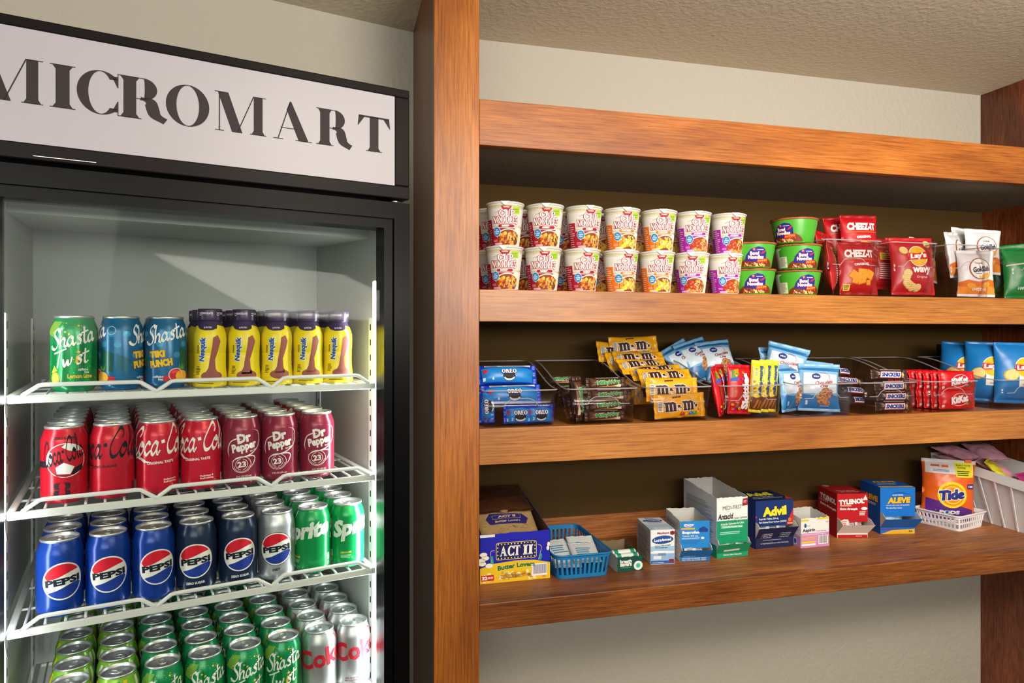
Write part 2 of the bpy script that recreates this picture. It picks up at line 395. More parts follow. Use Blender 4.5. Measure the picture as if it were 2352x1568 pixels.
def place(key, maker, M, label, group=None):                      # the first call builds the thing, later ones copy it
    if key not in FIRST:
        o = maker(); FIRST[key] = o; o.matrix_world = M; o['label'] = label
        if group: o['group'] = group
        return o
    return dup(FIRST[key], M, label, group)
def ordinal(k): return ['first', 'second', 'third', 'fourth', 'fifth', 'sixth', 'seventh', 'eighth', 'ninth', 'tenth'][k]
# ------------------------------------------------------------------ the room
CEIL = 2.395
Z1, Z2, Z3 = CAMZ + .1095, CAMZ - .222, CAMZ - .638                # shelf tops
UW, DB = 2.0, .437                                                 # shelving width, depth to the back wall
def struct(name, mb, label, cat, M=None):
    o = mb.build(name); tag(o, label, cat, kind='structure')
    if M is not None: o.matrix_world = M
    return o
mb = MB(); mb.box('wall_paint', -.115, 3.6, DB, DB + .1, 0, CEIL); struct('wall_back', mb, 'painted textured wall behind the wooden shelving', 'wall', SM)
WL = Matrix.Translation(FM @ Vector((.6, .585, 0))) @ Matrix.Rotation(R(29), 4, 'Z')
c = WL.inverted() @ (SM @ Vector((-.112, .437, 0))); WL = WL @ Matrix.Translation((c.x, c.y, 0))
mb = MB(); mb.box('wall_paint', -3.2, 0, 0, .1, 0, CEIL); struct('wall_left', mb, 'painted textured wall behind the drinks fridge', 'wall', WL)
mb = MB(); mb.box('ceiling_paint', -4, 4.5, -3.5, 4, CEIL, CEIL + .08); struct('ceiling', mb, 'textured tan painted ceiling', 'ceiling')
mb = MB(); mb.box('floor_tile', -4, 4.5, -3.5, 4, -.05, 0); struct('floor', mb, 'plain floor under fridge and shelving', 'floor')

# ------------------------------------------------------------------ wooden shelving
sh = thing('wooden_shelving', 'tall built-in stained wooden shelving with open bays of snacks', 'shelving', SM)
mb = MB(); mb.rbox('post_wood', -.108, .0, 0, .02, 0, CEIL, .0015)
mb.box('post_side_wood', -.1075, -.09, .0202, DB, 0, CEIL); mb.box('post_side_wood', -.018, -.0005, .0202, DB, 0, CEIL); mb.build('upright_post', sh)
mb = MB(); mb.rbox('side_wood', UW, UW + .06, -.0, DB, 0, CEIL, .0015); mb.build('side_panel', sh)
def board(name, z0, z1, m, top=None, slab=None):
    b_ = MB(); b_.rbox(m, 0, UW, 0, .022, z0, z1, .0015)
    b_.box(top or m, 0, UW, .0222, DB, z1 - .02, z1 - .0006)
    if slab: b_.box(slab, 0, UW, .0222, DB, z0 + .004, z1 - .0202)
    o = b_.build(name, sh); return o
board('header_board', CAMZ + .4525, CAMZ + .561, 'header_wood', slab='slab_paint')
board('shelf_board', CAMZ + .033, Z1, 'board_wood', slab='slab_paint')
board('shelf_board', CAMZ - .308, Z2, 'board_wood', slab='slab_paint')
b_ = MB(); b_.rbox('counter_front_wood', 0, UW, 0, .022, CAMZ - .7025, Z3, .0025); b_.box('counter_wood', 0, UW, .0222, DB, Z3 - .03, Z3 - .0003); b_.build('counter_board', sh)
mb = MB(); mb.rbox('counter_wood', 0, UW, DB - .018, DB - .001, Z3 + .0005, Z3 + .075, .001); mb.build('backsplash', sh)
mb = MB(); mb.box('recess_shade', 0, UW, DB - .006, DB - .0005, CAMZ - .62, CAMZ + .4563); mb.build('back_shade_panel', sh)  # dark sheet standing in for shade on the wall behind the bays

# ------------------------------------------------------------------ the fridge
fr = thing('drinks_fridge', 'tall black glass-door drinks fridge with lit white sign on top', 'fridge', FM)
A0, A1, BF, BB = -.118, .544, -.12, .43
AI0, AI1 = -.078, .512                                             # inside walls
zc = lambda d: CAMZ + d
mb = MB()                                                          # outer cabinet
mb.box('b#060607', A0, AI0 - .01, -.065, BB + .06, .06, zc(.25)); mb.box('b#060607', AI1 + .008, A1, -.065, BB + .06, .06, zc(.25))
mb.box('b#060607', A0, A1, BB + .015, BB + .06, .06, zc(.25)); mb.box('b#060607', A0, A1, -.065, BB + .06, zc(.245), zc(.265))
mb.box('b#060607', A0 + .01, A1 - .01, -.04, BB + .04, 0, .06)
mb.build('cabinet', fr)
LN = 'l#b4b7b3'
mb = MB(); mb.box(LN, AI0 - .01, AI0, -.064, BB + .01, .1, zc(.244)); mb.box(LN, AI1, AI1 + .008, -.064, BB + .01, .1, zc(.244))
mb.box(LN, AI0, AI1, BB, BB + .014, .1, zc(.244)); mb.box(LN, AI0, AI1, -.064, BB, .09, .1)
mb.box(LN, AI0, AI1, -.06, BB, zc(.236), zc(.244))
mb.build('liner', fr)
mb = MB()                                                          # lamp housing under the inside ceiling: front face, then an underside that slopes to the back
mb.hexa(LN, [(AI0, .02, zc(.195)), (AI1, .02, zc(.195)), (AI1, BB, zc(.222)), (AI0, BB, zc(.222)), (AI0, .02, zc(.235)), (AI1, .02, zc(.235)), (AI1, BB, zc(.235)), (AI0, BB, zc(.235))])
mb.build('ceiling_housing', fr)
for a_, s_ in ((AI0, 1), (AI1, -1)):
    mb = MB()
    for b0 in (.0, BB - .03):
        x0, x1 = sorted((a_, a_ + s_ * .003)); mb.box('l#dfe1de', x0, x1, b0 - .012, b0 + .012, .2, zc(.035))
        z = .25
        while z < zc(.02): mb.box('d#2c2e2d', min(x0, x1) - .0003, x1 + .0003, b0 - .003, b0 + .003, z, z + .012); z += .03
    mb.build('shelf_standard', fr)
mb = MB(); mb.rbox('led_white', AI1 - .011, AI1 - .001, -.047, -.035, .16, zc(.105), .002); mb.build('light_strip', fr)
# sign
SZ0, SZ1 = zc(.252), zc(.455)
sg = MB(); K = 'b#151013'
sg.rbox(K, A0, A1, BF + .004, .15, SZ0, SZ1, .004); sign = sg.build('sign_box', fr)
sg = MB(); w0, w1 = zc(.276), zc(.4395); a0, a1 = A0 + .025, .5155
for q in ((A0, A1, w1, SZ1), (A0, A1, SZ0, w0)): sg.rbox(K, q[0], q[1], BF, BF + .012, q[2], q[3], .002)
for q in ((A0, a0), (a1, A1)): sg.rbox(K, q[0], q[1], BF, BF + .012, w0, w1, .002)
sg.build('sign_frame', sign)
sg = MB(); sg.box('sign_face', a0, a1, BF + .002, BF + .0038, w0, w1); face = sg.build('sign_face', sign)
lt = Art(); INK = 'p#2a2226'
def letter(ch, p0, p1, cut=1.0):
    A, wd = serif(ch, st=.24, hr=.02, sf=.1, m=INK)
    xs = [p[0] for it in A.it for p in it[2]]; lo, hi = min(xs), max(xs)
    m0, m1 = fu(p0, BF), fu(p1, BF); h = .0635
    lt.put(A, m0 - lo * (m1 - m0) / (hi - lo), zc(.3325), (m1 - m0) / (hi - lo), h)
for ch, p0, p1 in (('M', -62, 99), ('I', 114, 173), ('C', 176, 272), ('R', 271, 385), ('O', 381, 481), ('M', 494, 612), ('A', 628, 717), ('R', 727, 810), ('T', 822, 897)): letter(ch, p0, p1)
sg = MB(); sg.art(lt, lambda u, v, o: (u, BF + .0018 - o, v)); sg.build('lettering', sign)
# door
dr = bpy.data.objects.new('door', None); COL.objects.link(dr); dr.parent = fr
DZ0, DZ1, b0, b1 = .14, zc(.2445), BF, -.07
mb = MB(); KD = 'b#060607'
def frame(mb, m, x0, x1, z0, z1, t, y0, y1):
    for P in (((x0, z1), (x1, z1), (x1 - t, z1 - t), (x0 + t, z1 - t)), ((x0, z0), (x1, z0), (x1 - t, z0 + t), (x0 + t, z0 + t)), ((x0, z0), (x0, z1), (x0 + t, z1 - t), (x0 + t, z0 + t)), ((x1, z0), (x1, z1), (x1 - t, z1 - t), (x1 - t, z0 + t))):
        mb.hexa(m, [(p[0], y0, p[1]) for p in P] + [(p[0], y1, p[1]) for p in P])
frame(mb, KD, A0, A1, DZ0, DZ1, .030, b0, b1)
frame(mb, KD, A0 + .0304, A1 - .0304, DZ0 + .0304, DZ1 - .0304, .017, b0 + .006, b1)
frame(mb, 'd#1c2021', A0 + .012, A1 - .012, DZ0 + .012, DZ1 - .012, .032, b1 + .0004, -.0655)
mb.build('door_frame', dr)
mb = MB(); mb.box('door_glass', A0 + .045, A1 - .045, b0 + .018, b0 + .022, DZ0 + .045, DZ1 - .045); mb.build('glass_pane', dr)
mb = MB(); mb.lathe('m#8a8a8c', [(.009, zc(.2447)), (.011, zc(.247)), (.011, zc(.2512)), (.006, zc(.2519))], 16, A1 - .022, BF + .02, True, True); mb.build('hinge', dr)
mb = MB(); mb.rbox('m#c8c8ca', fu(75, BF), fu(222, BF), BF - .0022, BF - .0002, zc(.2565), zc(.2585), .0006, 1); mb.build('slot_highlight', sign)  # bright bar stands in for the highlight along the sign's slot

# wire racks
def rack(z, label):
    o = thing('wire_rack', label, 'wire rack', FM @ Matrix.Translation((0, 0, z)), 'wire racks in the fridge')
    WH = 'w#e9ebe9'; x0, x1, y0, y1 = -.07, .503, -.045, .40; r = .0022
    m = MB()
    for x in (x0 + .004, x1 - .004): m.rbox(WH, x - .005, x + .005, y0, y1, -.0052, -.0004, .0012, 1)
    m.rbox(WH, x0, x1, y0 - .004, y0 + .002, -.013, -.0008, .0015, 1); m.rbox(WH, x0, x1, y1 - .004, y1, -.008, -.0006, .0012, 1)
    m.build('rack_frame', o)
    m = MB(); n_ = 21
    for k in range(n_):
        x = x0 + .02 + (x1 - x0 - .04) * k / (n_ - 1)
        m.tube(WH, [(x, y0 + .001, -.004), (x, y0 + .012, -.0022), (x, y1 - .002, -.0022)], .0021, 6)
    for y in (.06, .17, .28): m.tube(WH, [(x0 + .006, y, -.0066), (x1 - .006, y, -.0066)], .0022, 6)
    m.build('wire_grille', o)
    m = MB(); P = []; T = .0145; y = y0 - .003
    for i in range(3):
        a = x0 + .018 + i * .181; b_ = a + .181
        P += [(a + .001, y, -.0015), (a + .004, y, .001), (a + .022, y, T - .001), (a + .028, y, T), (b_ - .028, y, T), (b_ - .022, y, T - .001), (b_ - .004, y, .001)]
    P.append((P[-1][0] + .003, y, -.0015)); m.tube(WH, P, .0034, 8); m.build('front_rail', o)
    for x, s_ in ((x0, 1), (x1, -1)):
        m = MB(); q = x - s_ * .0065
        m.hexa(WH, [(q, y0 + .0, -.0135), (q + s_ * .003, y0, -.0135), (q + s_ * .003, y0 + .03, -.0135), (q, y0 + .03, -.0135), (q, y0 + .028, -.05), (q + s_ * .003, y0 + .028, -.05), (q + s_ * .003, y0 + .03, -.05), (q, y0 + .03, -.05)])
        m.build('bracket', o)
    return o
RZ = [zc(-.09), zc(-.2655), zc(-.444), zc(-.678)]
for z, t in zip(RZ, ('upmost white wire rack holding teal and blue cans and yellow bottles', 'white wire rack under the red and maroon cans', 'white wire rack under the blue, silver and green cans', 'lowest white wire rack under the green cans, mostly cut off')): rack(z, t)

def flight(name, a, b_, z, ta, tb, tz, sx, sy, p):
    area(name, FM @ Vector((a, b_, z)), FM @ Vector((ta, tb, tz)), sx, sy, p, (.97, 1, .98))
o = area('fridge_side_light', FM @ Vector((AI1 - .0165, -.04, .95)), FM @ Vector((.2, .12, .95)), .02, 1.2, 2.6, (.97, 1, .98))
o = area('fridge_side_light', FM @ Vector((AI0 + .003, -.062, .95)), FM @ Vector((.2, .2, .95)), .02, 1.2, 1.6, (.97, 1, .98))  # added fill from the left wall; only the right side has a strip
# ------------------------------------------------------------------ drinks cans
BODY = [(.0, .0075), (.016, .0055), (.0232, .001), (.0245, 0), (.0262, .0008), (.0292, .005), (.0322, .0095), (.0325, .013), (.0326, .0965), (.032, .1015), (.0303, .107), (.0285, .112), (.0268, .1163), (.0266, .1176)]
def interp(P, z):
    for (r0, z0), (r1, z1) in zip(P, P[1:]):
        if z0 <= z <= z1: return r0 + (r1 - r0) * (z - z0) / (z1 - z0 or 1)
    return P[-1][0] if z > P[-1][1] else P[0][0]
CANP = BODY[3:]
def wrap(P, Rr):
    def fn(u, v, o):
        v = max(P[0][1], min(P[-1][1], v)); r = interp(P, v) + o; a = u / Rr
        return (r * sin(a), -r * cos(a), v)
    return fn
SIL = 's#d9dbdd'
def make_can(name, base, A, cat='can'):
    def f():
        o = thing(name, None, cat)
        m = MB(); m.lathe(base, BODY, 64); m.art(A, wrap(CANP, .033), .0035, .006); m.build('can_body', o)
        m = MB(); m.lathe(SIL, [(.0266, .1174), (.0272, .118), (.0275, .1195), (.0272, .1212), (.0264, .1218), (.0256, .1212), (.0252, .1175), (.0240, .1153), (.0228, .1153), (.0224, .1166), (.0, .1168)], 48)
        m.build('can_lid', o)
        m = MB(); rings = []
        for rr, z in ((1, .1172), (1.0, .1186), (.62, .1186), (.62, .1174)): rings.append([((.0068 * (rr if rr > .9 else .62)) * cos(2 * pi * k / 20), .0035 + (.0115 * (rr if rr > .9 else .55)) * sin(2 * pi * k / 20) + (0 if rr > .9 else .0025), z) for k in range(20)])
        m.loft(SIL, rings); m.lathe(SIL, [(.0035, .1170), (.0034, .1189), (0, .1192)], 12, 0, -.003)
        t = m.build('pull_tab', o)
        m = MB(); A2 = Art(); A2.ring('s#a9acae', 0, -.0105, .0085, .0075, .0007); A2.ring('s#b4b7b9', 0, 0, .0205, .0205, .0009)
        m.art(A2, lambda u, v, q: (u, v, .1169 + q)); m.build('opening_panel', o)
        return o
    return f
HALF = pi * .033
def both(fn):                                                     # the same face on front and back
    A = Art(); fn(A)
    B = Art(); B.put(A); B.put(A, HALF, 0); B.put(A, -HALF, 0)
    B2 = Art()
    for m, l, v, f in B.it:
        if min(x for x, y in v) < HALF and max(x for x, y in v) > -HALF: B2.it.append((m, l, v, f))
    return B2
def cola(ink, sub, low):
    def fn(A):
        S, wd = script('Coca-Cola', ink, .34, 60, .28)
        A.put(S, -.062, .0650, .0134, .0205, rot=3)
        A.poly(ink, [(-.056, .0585), (-.045, .0605), (-.036, .0575), (-.030, .0535), (-.018, .0545), (-.026, .0565), (-.034, .0615), (-.044, .0645)], 2)
        A.text(ink, sub, -.004, .0535, .042, .0042, .03, rot=3)
        if low: A.text(ink, low[0], .012, .0245, .022, .003, .02, rot=3); A.text(ink, low[1], .012, .020, .022, .0035, .02, rot=3)
        A.rrect(ink, .043, .012, .050, .024, .001, 1); A.lines('p#b01020', .0437, .013, .0493, .023, 5, 2)
    return both(fn)
WH = 'p#f2efec'; BK = 'p#15131a'
art_cola = cola(WH, 'ORIGINAL TASTE', ('Delicious &', 'Refreshing'))
art_zero = cola(BK, 'ZERO SUGAR', None)
def f_ball(A):
    A.text(BK, 'ZERO SUGAR', .0, .104, .03, .0042, .03)
    A.rect(BK, -.055, .058, -.028, .068, 1)
    A.ell('p#c4162c', .002, .069, .0285, .0265, 1); A.ring('p#f0ece8', .002, .069, .029, .027, .0012, 2)
    for P in ([(-.027, .068), (-.022, .083), (-.017, .081), (-.018, .066), (-.022, .06)], [(-.004, .09), (.003, .096), (.016, .093), (.024, .083), (.014, .082), (.006, .084)], [(-.012, .058), (-.001, .0655), (.014, .058), (.008, .047), (-.010, .048)]): A.poly(WH, P, 3)
    A.poly(BK, [(.014, .056), (.028, .062), (.026, .052), (.012, .0455), (.009, .047)], 3); A.poly('p#7c1c2e', [(-.018, .051), (-.011, .0475), (.010, .045), (.002, .0425), (-.010, .0445)], 3)
    S, wd = script('Coca-Cola', BK, .32, 60, .3); A.put(S, -.031, .0585, .0072, .0165, rot=15, dl=3)
    A.rrect('p#2a1220', -.0145, .0235, .008, .034, .003, 1); A.rrect('p#2a1220', -.0145, .010, .008, .0225, .003, 1)
    A.ell('c#c8102e', -.003, .0285, .0045, .0055, 2); A.poly('c#c8102e', [(-.006, .025), (0, .025), (.0015, .015), (.005, .0115), (-.011, .0115), (-.0075, .015)], 2)
art_ball = both(f_ball)
def f_dp(A):
    W = 'p#efe6e4'
    A.text(W, 'Dr', .0, .0845, .024, .017, .055, rot=12, sh=.08, l=3); A.text(W, 'Pepper', .001, .0675, .044, .0195, .05, rot=12, sh=.05, l=3)
    A.stroke(W, [(-.026, .051), (-.0285, .063), (-.024, .077), (-.013, .083), (-.004, .082)], .0018, 2, taper=True)
    A.stroke(W, [(.016, .098), (.027, .094), (.031, .082), (.027, .067), (.014, .056), (-.001, .051), (-.014, .0495)], .0017, 2, taper=True)
    A.text(W, 'Est.1885', .017, .0615, .013, .003, .02, rot=12)
    A.stroke(W, [(-.021, .043), (-.01, .049), (.012, .052), (.02, .048), (.017, .038), (.011, .031)], .002, 2, taper=True)
    A.ring(W, -.004, .0375, .0165, .0145, .0009, 2); A.ring(W, -.004, .0378, .0105, .0098, .0008, 2, a0=100, a1=260); A.ring(W, -.004, .0378, .0105, .0098, .0008, 2, a0=-80, a1=80)
    A.text(W, '23', -.004, .0378, .0145, .0105, .04, rot=5, l=3)
    for k in range(22):
        a = R(195 + k * 7.3); A.ell(W, -.004 + .0136 * cos(a), .0375 + .0121 * sin(a), .0006, .0006, 2, 6)
    A.text(W, '12 FL OZ (355 mL)', .0, .0165, .026, .0036, .015, rot=2)
art_pepper = both(f_dp)
def pepsi(sub, rim):
    def fn(A):
        cx, cy, r = 0, .058, .0292
        if rim: A.ell(BK, cx, cy, r + .0009, r + .0009, 1, 40)
        A.ell('p#f0eeea', cx, cy, r, r, 2, 40); q = r - .0022
        def seg(m, f):
            P = [(x, y) for x, y in [(cx + q * cos(R(a)), cy + q * sin(R(a))) for a in range(0, 360, 6)]]
            return P
        wave = lambda x: .0045 * sin((x - cx) / r * 2.2) + .0022 * (x - cx) / r
        up = [(cx + q * cos(R(a)), cy + q * sin(R(a))) for a in range(18, 164, 6)]; up = [p for p in up if p[1] > cy + .0095 + wave(p[0])]
        xs = [up[-1][0] + (up[0][0] - up[-1][0]) * k / 14 for k in range(1, 14)]
        A.poly('p#d8142c', up + [(x, cy + .0092 + wave(x)) for x in xs], 3)
        dn = [(cx + q * cos(R(a)), cy + q * sin(R(a))) for a in range(190, 364, 6)]; dn = [p for p in dn if p[1] < cy - .0105 + wave(p[0])]
        xs = [dn[-1][0] + (dn[0][0] - dn[-1][0]) * k / 14 for k in range(1, 14)]
        A.poly('p#16389c', dn + [(x, cy - .0102 + wave(x)) for x in xs], 3)
        A.text('p#0c1a2c', 'PEPSI', cx, cy - .0005, .05, .0112, .055, rot=5, l=3)
        if sub: A.text('p#d8dadc' if not rim else 'p#23242a', sub, .0, .0205, .031 if len(sub) > 5 else .014, .0042, .05, rot=2)
    return both(fn)
def f_sprite(A):
    A.text('p#dfe8e0', 'Sprite', 0, .077, .098, .041, .05, sh=.3, rot=9, l=2)
    A.text('p#e0d82c', 'LEMON-LIME', -.022, .031, .021, .0036, .02, rot=3); A.lines('p#a8dcb8', -.032, .02, -.01, .027, 3, 2)
    A.rrect('p#dfe8e0', .044, .0215, .0515, .034, .001, 1); A.lines('c#108a48', .0448, .0225, .0508, .033, 4, 2); A.lines('p#dfe8e0', .044, .012, .051, .02, 4, 1)
art_sprite = both(f_sprite)
def speckle(A, cols, n, seed, x0=-HALF, x1=HALF, z0=.012, z1=.108, rm=.0011, l=1):
    rd = random.Random(seed)
    for k in range(n):
        A.ell(rd.choice(cols), rd.uniform(x0, x1), rd.uniform(z0, z1), rd.uniform(.25, 1) * rm, None, l, 6)
def star(A, m, x, y, r, l=2):
    for k in range(4):
        a = R(k * 45 + 10); q = r * (1 if k % 2 == 0 else .6)
        A.poly(m, [(x - q * cos(a), y - q * sin(a)), (x + .0003 * sin(a), y - .0003 * cos(a)), (x + q * cos(a), y + q * sin(a)), (x - .0003 * sin(a), y + .0003 * cos(a))], l)
def shasta_word(A, y, m=WH, dl=2, cx=0):
    S, wd = script('Shasta', m, .36, 40, .25, -.03); A.put(S, cx - .031, y, .0120, .0138, rot=14, dl=dl)
def f_twist(A):
    for k in range(-5, 6):                                      # darker and paler swirls printed on the green
        A.poly('c#0a7a3c' if k % 2 else 'c#12a450', [(k * .0105 - .004, .012), (k * .0105 + .003, .012), (k * .0105 + .008, .06), (k * .0105 + .003, .108), (k * .0105 - .001, .06)], 1)
    for k in range(9): A.poly('p#a8cc34', [(-.045 + k * .002, .092 - k * .0006), (-.0440 + k * .002, .092 - k * .0006), (-.032 + k * .002, .112), (-.033 + k * .002, .112)], 2)
    speckle(A, ['p#c8e07a', 'p#e8c22e', 'p#7ad08a'], 60, 3, l=2); speckle(A, ['p#e8c22e'], 14, 5, -.02, .02, .088, .11, .0018, 2)
    shasta_word(A, .0665)
    S, wd = script('Twist', WH, .36, 40, .25, -.02, skip='i'); A.put(S, -.026, .037, .0125, .0125, rot=13, dl=3)
    A.stroke('p#f0b428', [(.008, .058), (.0062, .046)], .004, 4); A.ell('p#f0b428', .0092, .0635, .0022, .0022, 4, 8)
    A.text('p#f0c83c', 'Lemon Lime', .012, .0255, .036, .0068, .03); A.text(WH, 'caffeine', .016, .036, .015, .004, .02); A.text(WH, 'free', .021, .0315, .007, .004, .02)
    A.ell('p#f0a02c', -.026, .0225, .0085, .0095, 3); A.ell('p#f8cc5a', -.0255, .0225, .006, .007, 4); A.poly('p#b8d43c', [(-.034, .03), (-.027, .042), (-.021, .034)], 3)
    A.text('p#e8c83c', 'Vitamin C', -.018, .0148, .021, .0038, .02)
    star(A, WH, .018, .103, .006, 3); star(A, WH, -.014, .1, .004, 3); star(A, 'p#f8e08a', .009, .064, .0055, 5)
art_twist = both(f_twist)
def f_tiki(A):
    for k in range(8): A.ell('c#3a8fb8', -.05 + k * .0135, .075 + .02 * sin(k * 2.1), .006, .005, 1, 10)
    A.poly('c#0c5c70', [(-.052, .06), (-.03, .05), (-.036, .03), (-.052, .034)], 1); A.poly('c#125a4c', [(.022, .07), (.048, .06), (.046, .03), (.024, .036)], 1)
    shasta_word(A, .0735)
    A.text('p#f0c22c', 'TIKI', -.014, .0585, .025, .0115, .07, rot=6, l=3, out=('p#8a3c10', .0008, .03)); A.text('p#f0c22c', 'PUNCH', -.008, .0435, .036, .0125, .07, rot=8, l=3, out=('p#8a3c10', .0008, .03))
    A.ell('p#c8202c', .016, .0235, .0125, .0115, 3); A.ring('p#f4b8b0', .016, .0235, .0125, .0115, .0016, 4); A.ell('p#e04a4a', .016, .0235, .009, .008, 4, 16, 0, 20, 160)
    A.ell('p#f0b02c', .027, .0215, .012, .0095, 4); A.ell('p#c8203c', .0, .0175, .005, .005, 4); A.ell('p#b81c34', .044, .018, .006, .006, 4)
    for k in range(4): A.poly('p#5a9c2c', [(.02 + k * .003, .033), (.022 + k * .004, .043), (.023 + k * .003, .033)], 3)
    A.text(WH, 'caffeine', -.012, .021, .017, .004, .02); A.text(WH, 'free', -.008, .0165, .008, .004, .02); A.ring('p#c0d4dc', .044, .098, .007, .007, .0008, 2)
art_tiki = both(f_tiki)
def f_stripe(A):
    for k in range(9):
        x = -.052 + k * .0115; c_ = ('p#f0f0e0', 'c#3cae34', 'p#e8c81c', 'c#7cc83c')[k % 4]
        A.poly(c_, [(x, .012), (x + .007, .012), (x + .004, .06), (x + .010, .113), (x + .004, .113), (x - .003, .06)], 1)
    A.text('p#1c6a2c', 'Twist', .012, .06, .045, .024, .06, rot=14, sh=.2, l=3, out=('p#f0f0e0', .002, .06)); A.poly('p#12222c', [(.012, .09), (.03, .098), (.044, .094), (.04, .086), (.02, .084)], 2)
art_stripe = both(f_stripe)
def f_diet(A):
    RD = 'p#c41830'
    A.text(RD, 'Coke', .0, .0755, .098, .036, .035, rot=7, l=2)
    A.stroke(RD, [(.024, .102), (.027, .111), (.034, .109), (.035, .102), (.029, .099)], .0016, 2, nib=40); A.text(RD, 'iet', .043, .1045, .012, .008, .0, sh=.3, rot=8)
    A.text('p#8a2a38', 'NO SUGAR', -.01, .023, .026, .003, .01, rot=2); A.text('p#8a2a38', 'NO CALORIES', -.01, .0185, .028, .003, .01, rot=2)
art_diet = both(f_diet)
KINDS = {'cola': ('c#cc1230', art_cola), 'zero': ('c#c41028', art_zero), 'ball': ('c#c41028', art_ball), 'pepper': ('c#8e2440', art_pepper),
 'pepsi': ('c#0d3c9c', pepsi('', False)), 'pzero': ('c#1c2c4c', pepsi('ZERO SUGAR', False)), 'pdiet': ('s#c9ccd2', pepsi('DIET', True)), 'sprite': ('c#0f9a50', art_sprite),
 'twist': ('c#129257', art_twist), 'tiki': ('c#176496', art_tiki), 'stripe': ('c#8cc63a', art_stripe), 'diet': ('s#c6c8ca', art_diet)}
LASTA = [0]
def can_row(z, cols, rackname, group, dp=.0672):
    rd = random.Random(int(z * 1000)); last = -1
    for ci, (px, kind, words_, phi, n, back) in enumerate(cols):
        a = max(fu(px, 0), last + .0666); last = a
        for k in range(n):
            b_ = k * dp + (rd.uniform(0, .0003) if k else 0); da = rd.uniform(-.0002, .0002) if k else 0
            kd, wd_ = (kind, words_) if not (back and k >= back[0]) else (back[1], back[2])
            P = FM @ Vector((a + da, b_, 0)); face = math.atan2(-P.x, P.y) - FA
            rz = face + R(phi if k == 0 else rd.uniform(-180, 180))
            where = 'frontmost' if k == 0 else ordinal(k) + ' from front'
            LASTA[0] = a
            place('can_' + kd, make_can('drink_can', *KINDS[kd]), at(FM, a + da, b_, z + .0001, rz), '%s, %s, %s column, %s' % (wd_, where, ordinal(ci), rackname), group)
G1, G2, G3, G4 = RZ
can_row(G1, [(170, 'twist', 'green lemon lime soda can', -5, 2, None), (277, 'tiki', 'blue fruit punch can', 78, 3, None), (381, 'tiki', 'blue fruit punch can', 0, 3, None)], 'top rack', 'soda cans on the top rack')
can_row(G2, [(148, 'ball', 'red can with football print', 0, 1, None), (258, 'zero', 'red zero sugar cola can', -17, 6, None), (362, 'cola', 'red cola can with white script', 15, 6, None), (462, 'cola', 'red cola can with white script', -4, 6, None),
 (553, 'pepper', 'maroon soda can', 8, 4, None), (640, 'pepper', 'maroon soda can', 0, 5, None), (727, 'pepper', 'maroon soda can', 9, 2, (2, 'cola', 'red cola can'))], 'second rack', 'red and maroon cans on the second rack')
for k in range(1, 6): place('can_zero', None, at(FM, fu(148, 0) - .0004, k * .0672, G2 + .0001, k * 1.3), 'red zero sugar cola can, %s from front behind the football can' % ordinal(k), 'red and maroon cans on the second rack')
for k in range(2, 5): place('can_cola', None, at(FM, LASTA[0], k * .0672, G2 + .0001, k * 2.3), 'red cola can, %s from front, behind the last maroon column' % ordinal(k), 'red and maroon cans on the second rack')
BL, NV = 'blue cola can with round emblem', 'dark navy zero sugar cola can'
can_row(G3, [(138, 'pepsi', BL, 7, 4, None), (248, 'pepsi', BL, 2, 4, None), (353, 'pepsi', BL, 12, 4, None), (447, 'pzero', NV, -3, 5, None), (547, 'pzero', NV, 6, 5, None), (632, 'pdiet', 'silver diet cola can', 0, 4, None), (712, 'sprite', 'green lemon-lime can', -24, 5, None), (790, 'sprite', 'green lemon-lime can', 34, 5, None)], 'third rack', 'cola and lemon-lime cans on the third rack')
ST, TW, DC = 'green, white and yellow striped can', 'speckled green soda can', 'silver diet cola can with red lettering'
can_row(G4, [(161, 'stripe', ST, 40, 6, None), (266, 'stripe', ST, 60, 6, None), (366, 'twist', TW, 4, 6, None), (458, 'twist', TW, 8, 6, None), (550, 'twist', TW, 14, 6, None), (638, 'twist', TW, 2, 6, None), (718, 'diet', DC, 12, 6, None), (796, 'diet', DC, 14, 6, None)], 'bottom rack', 'cans on the bottom rack')

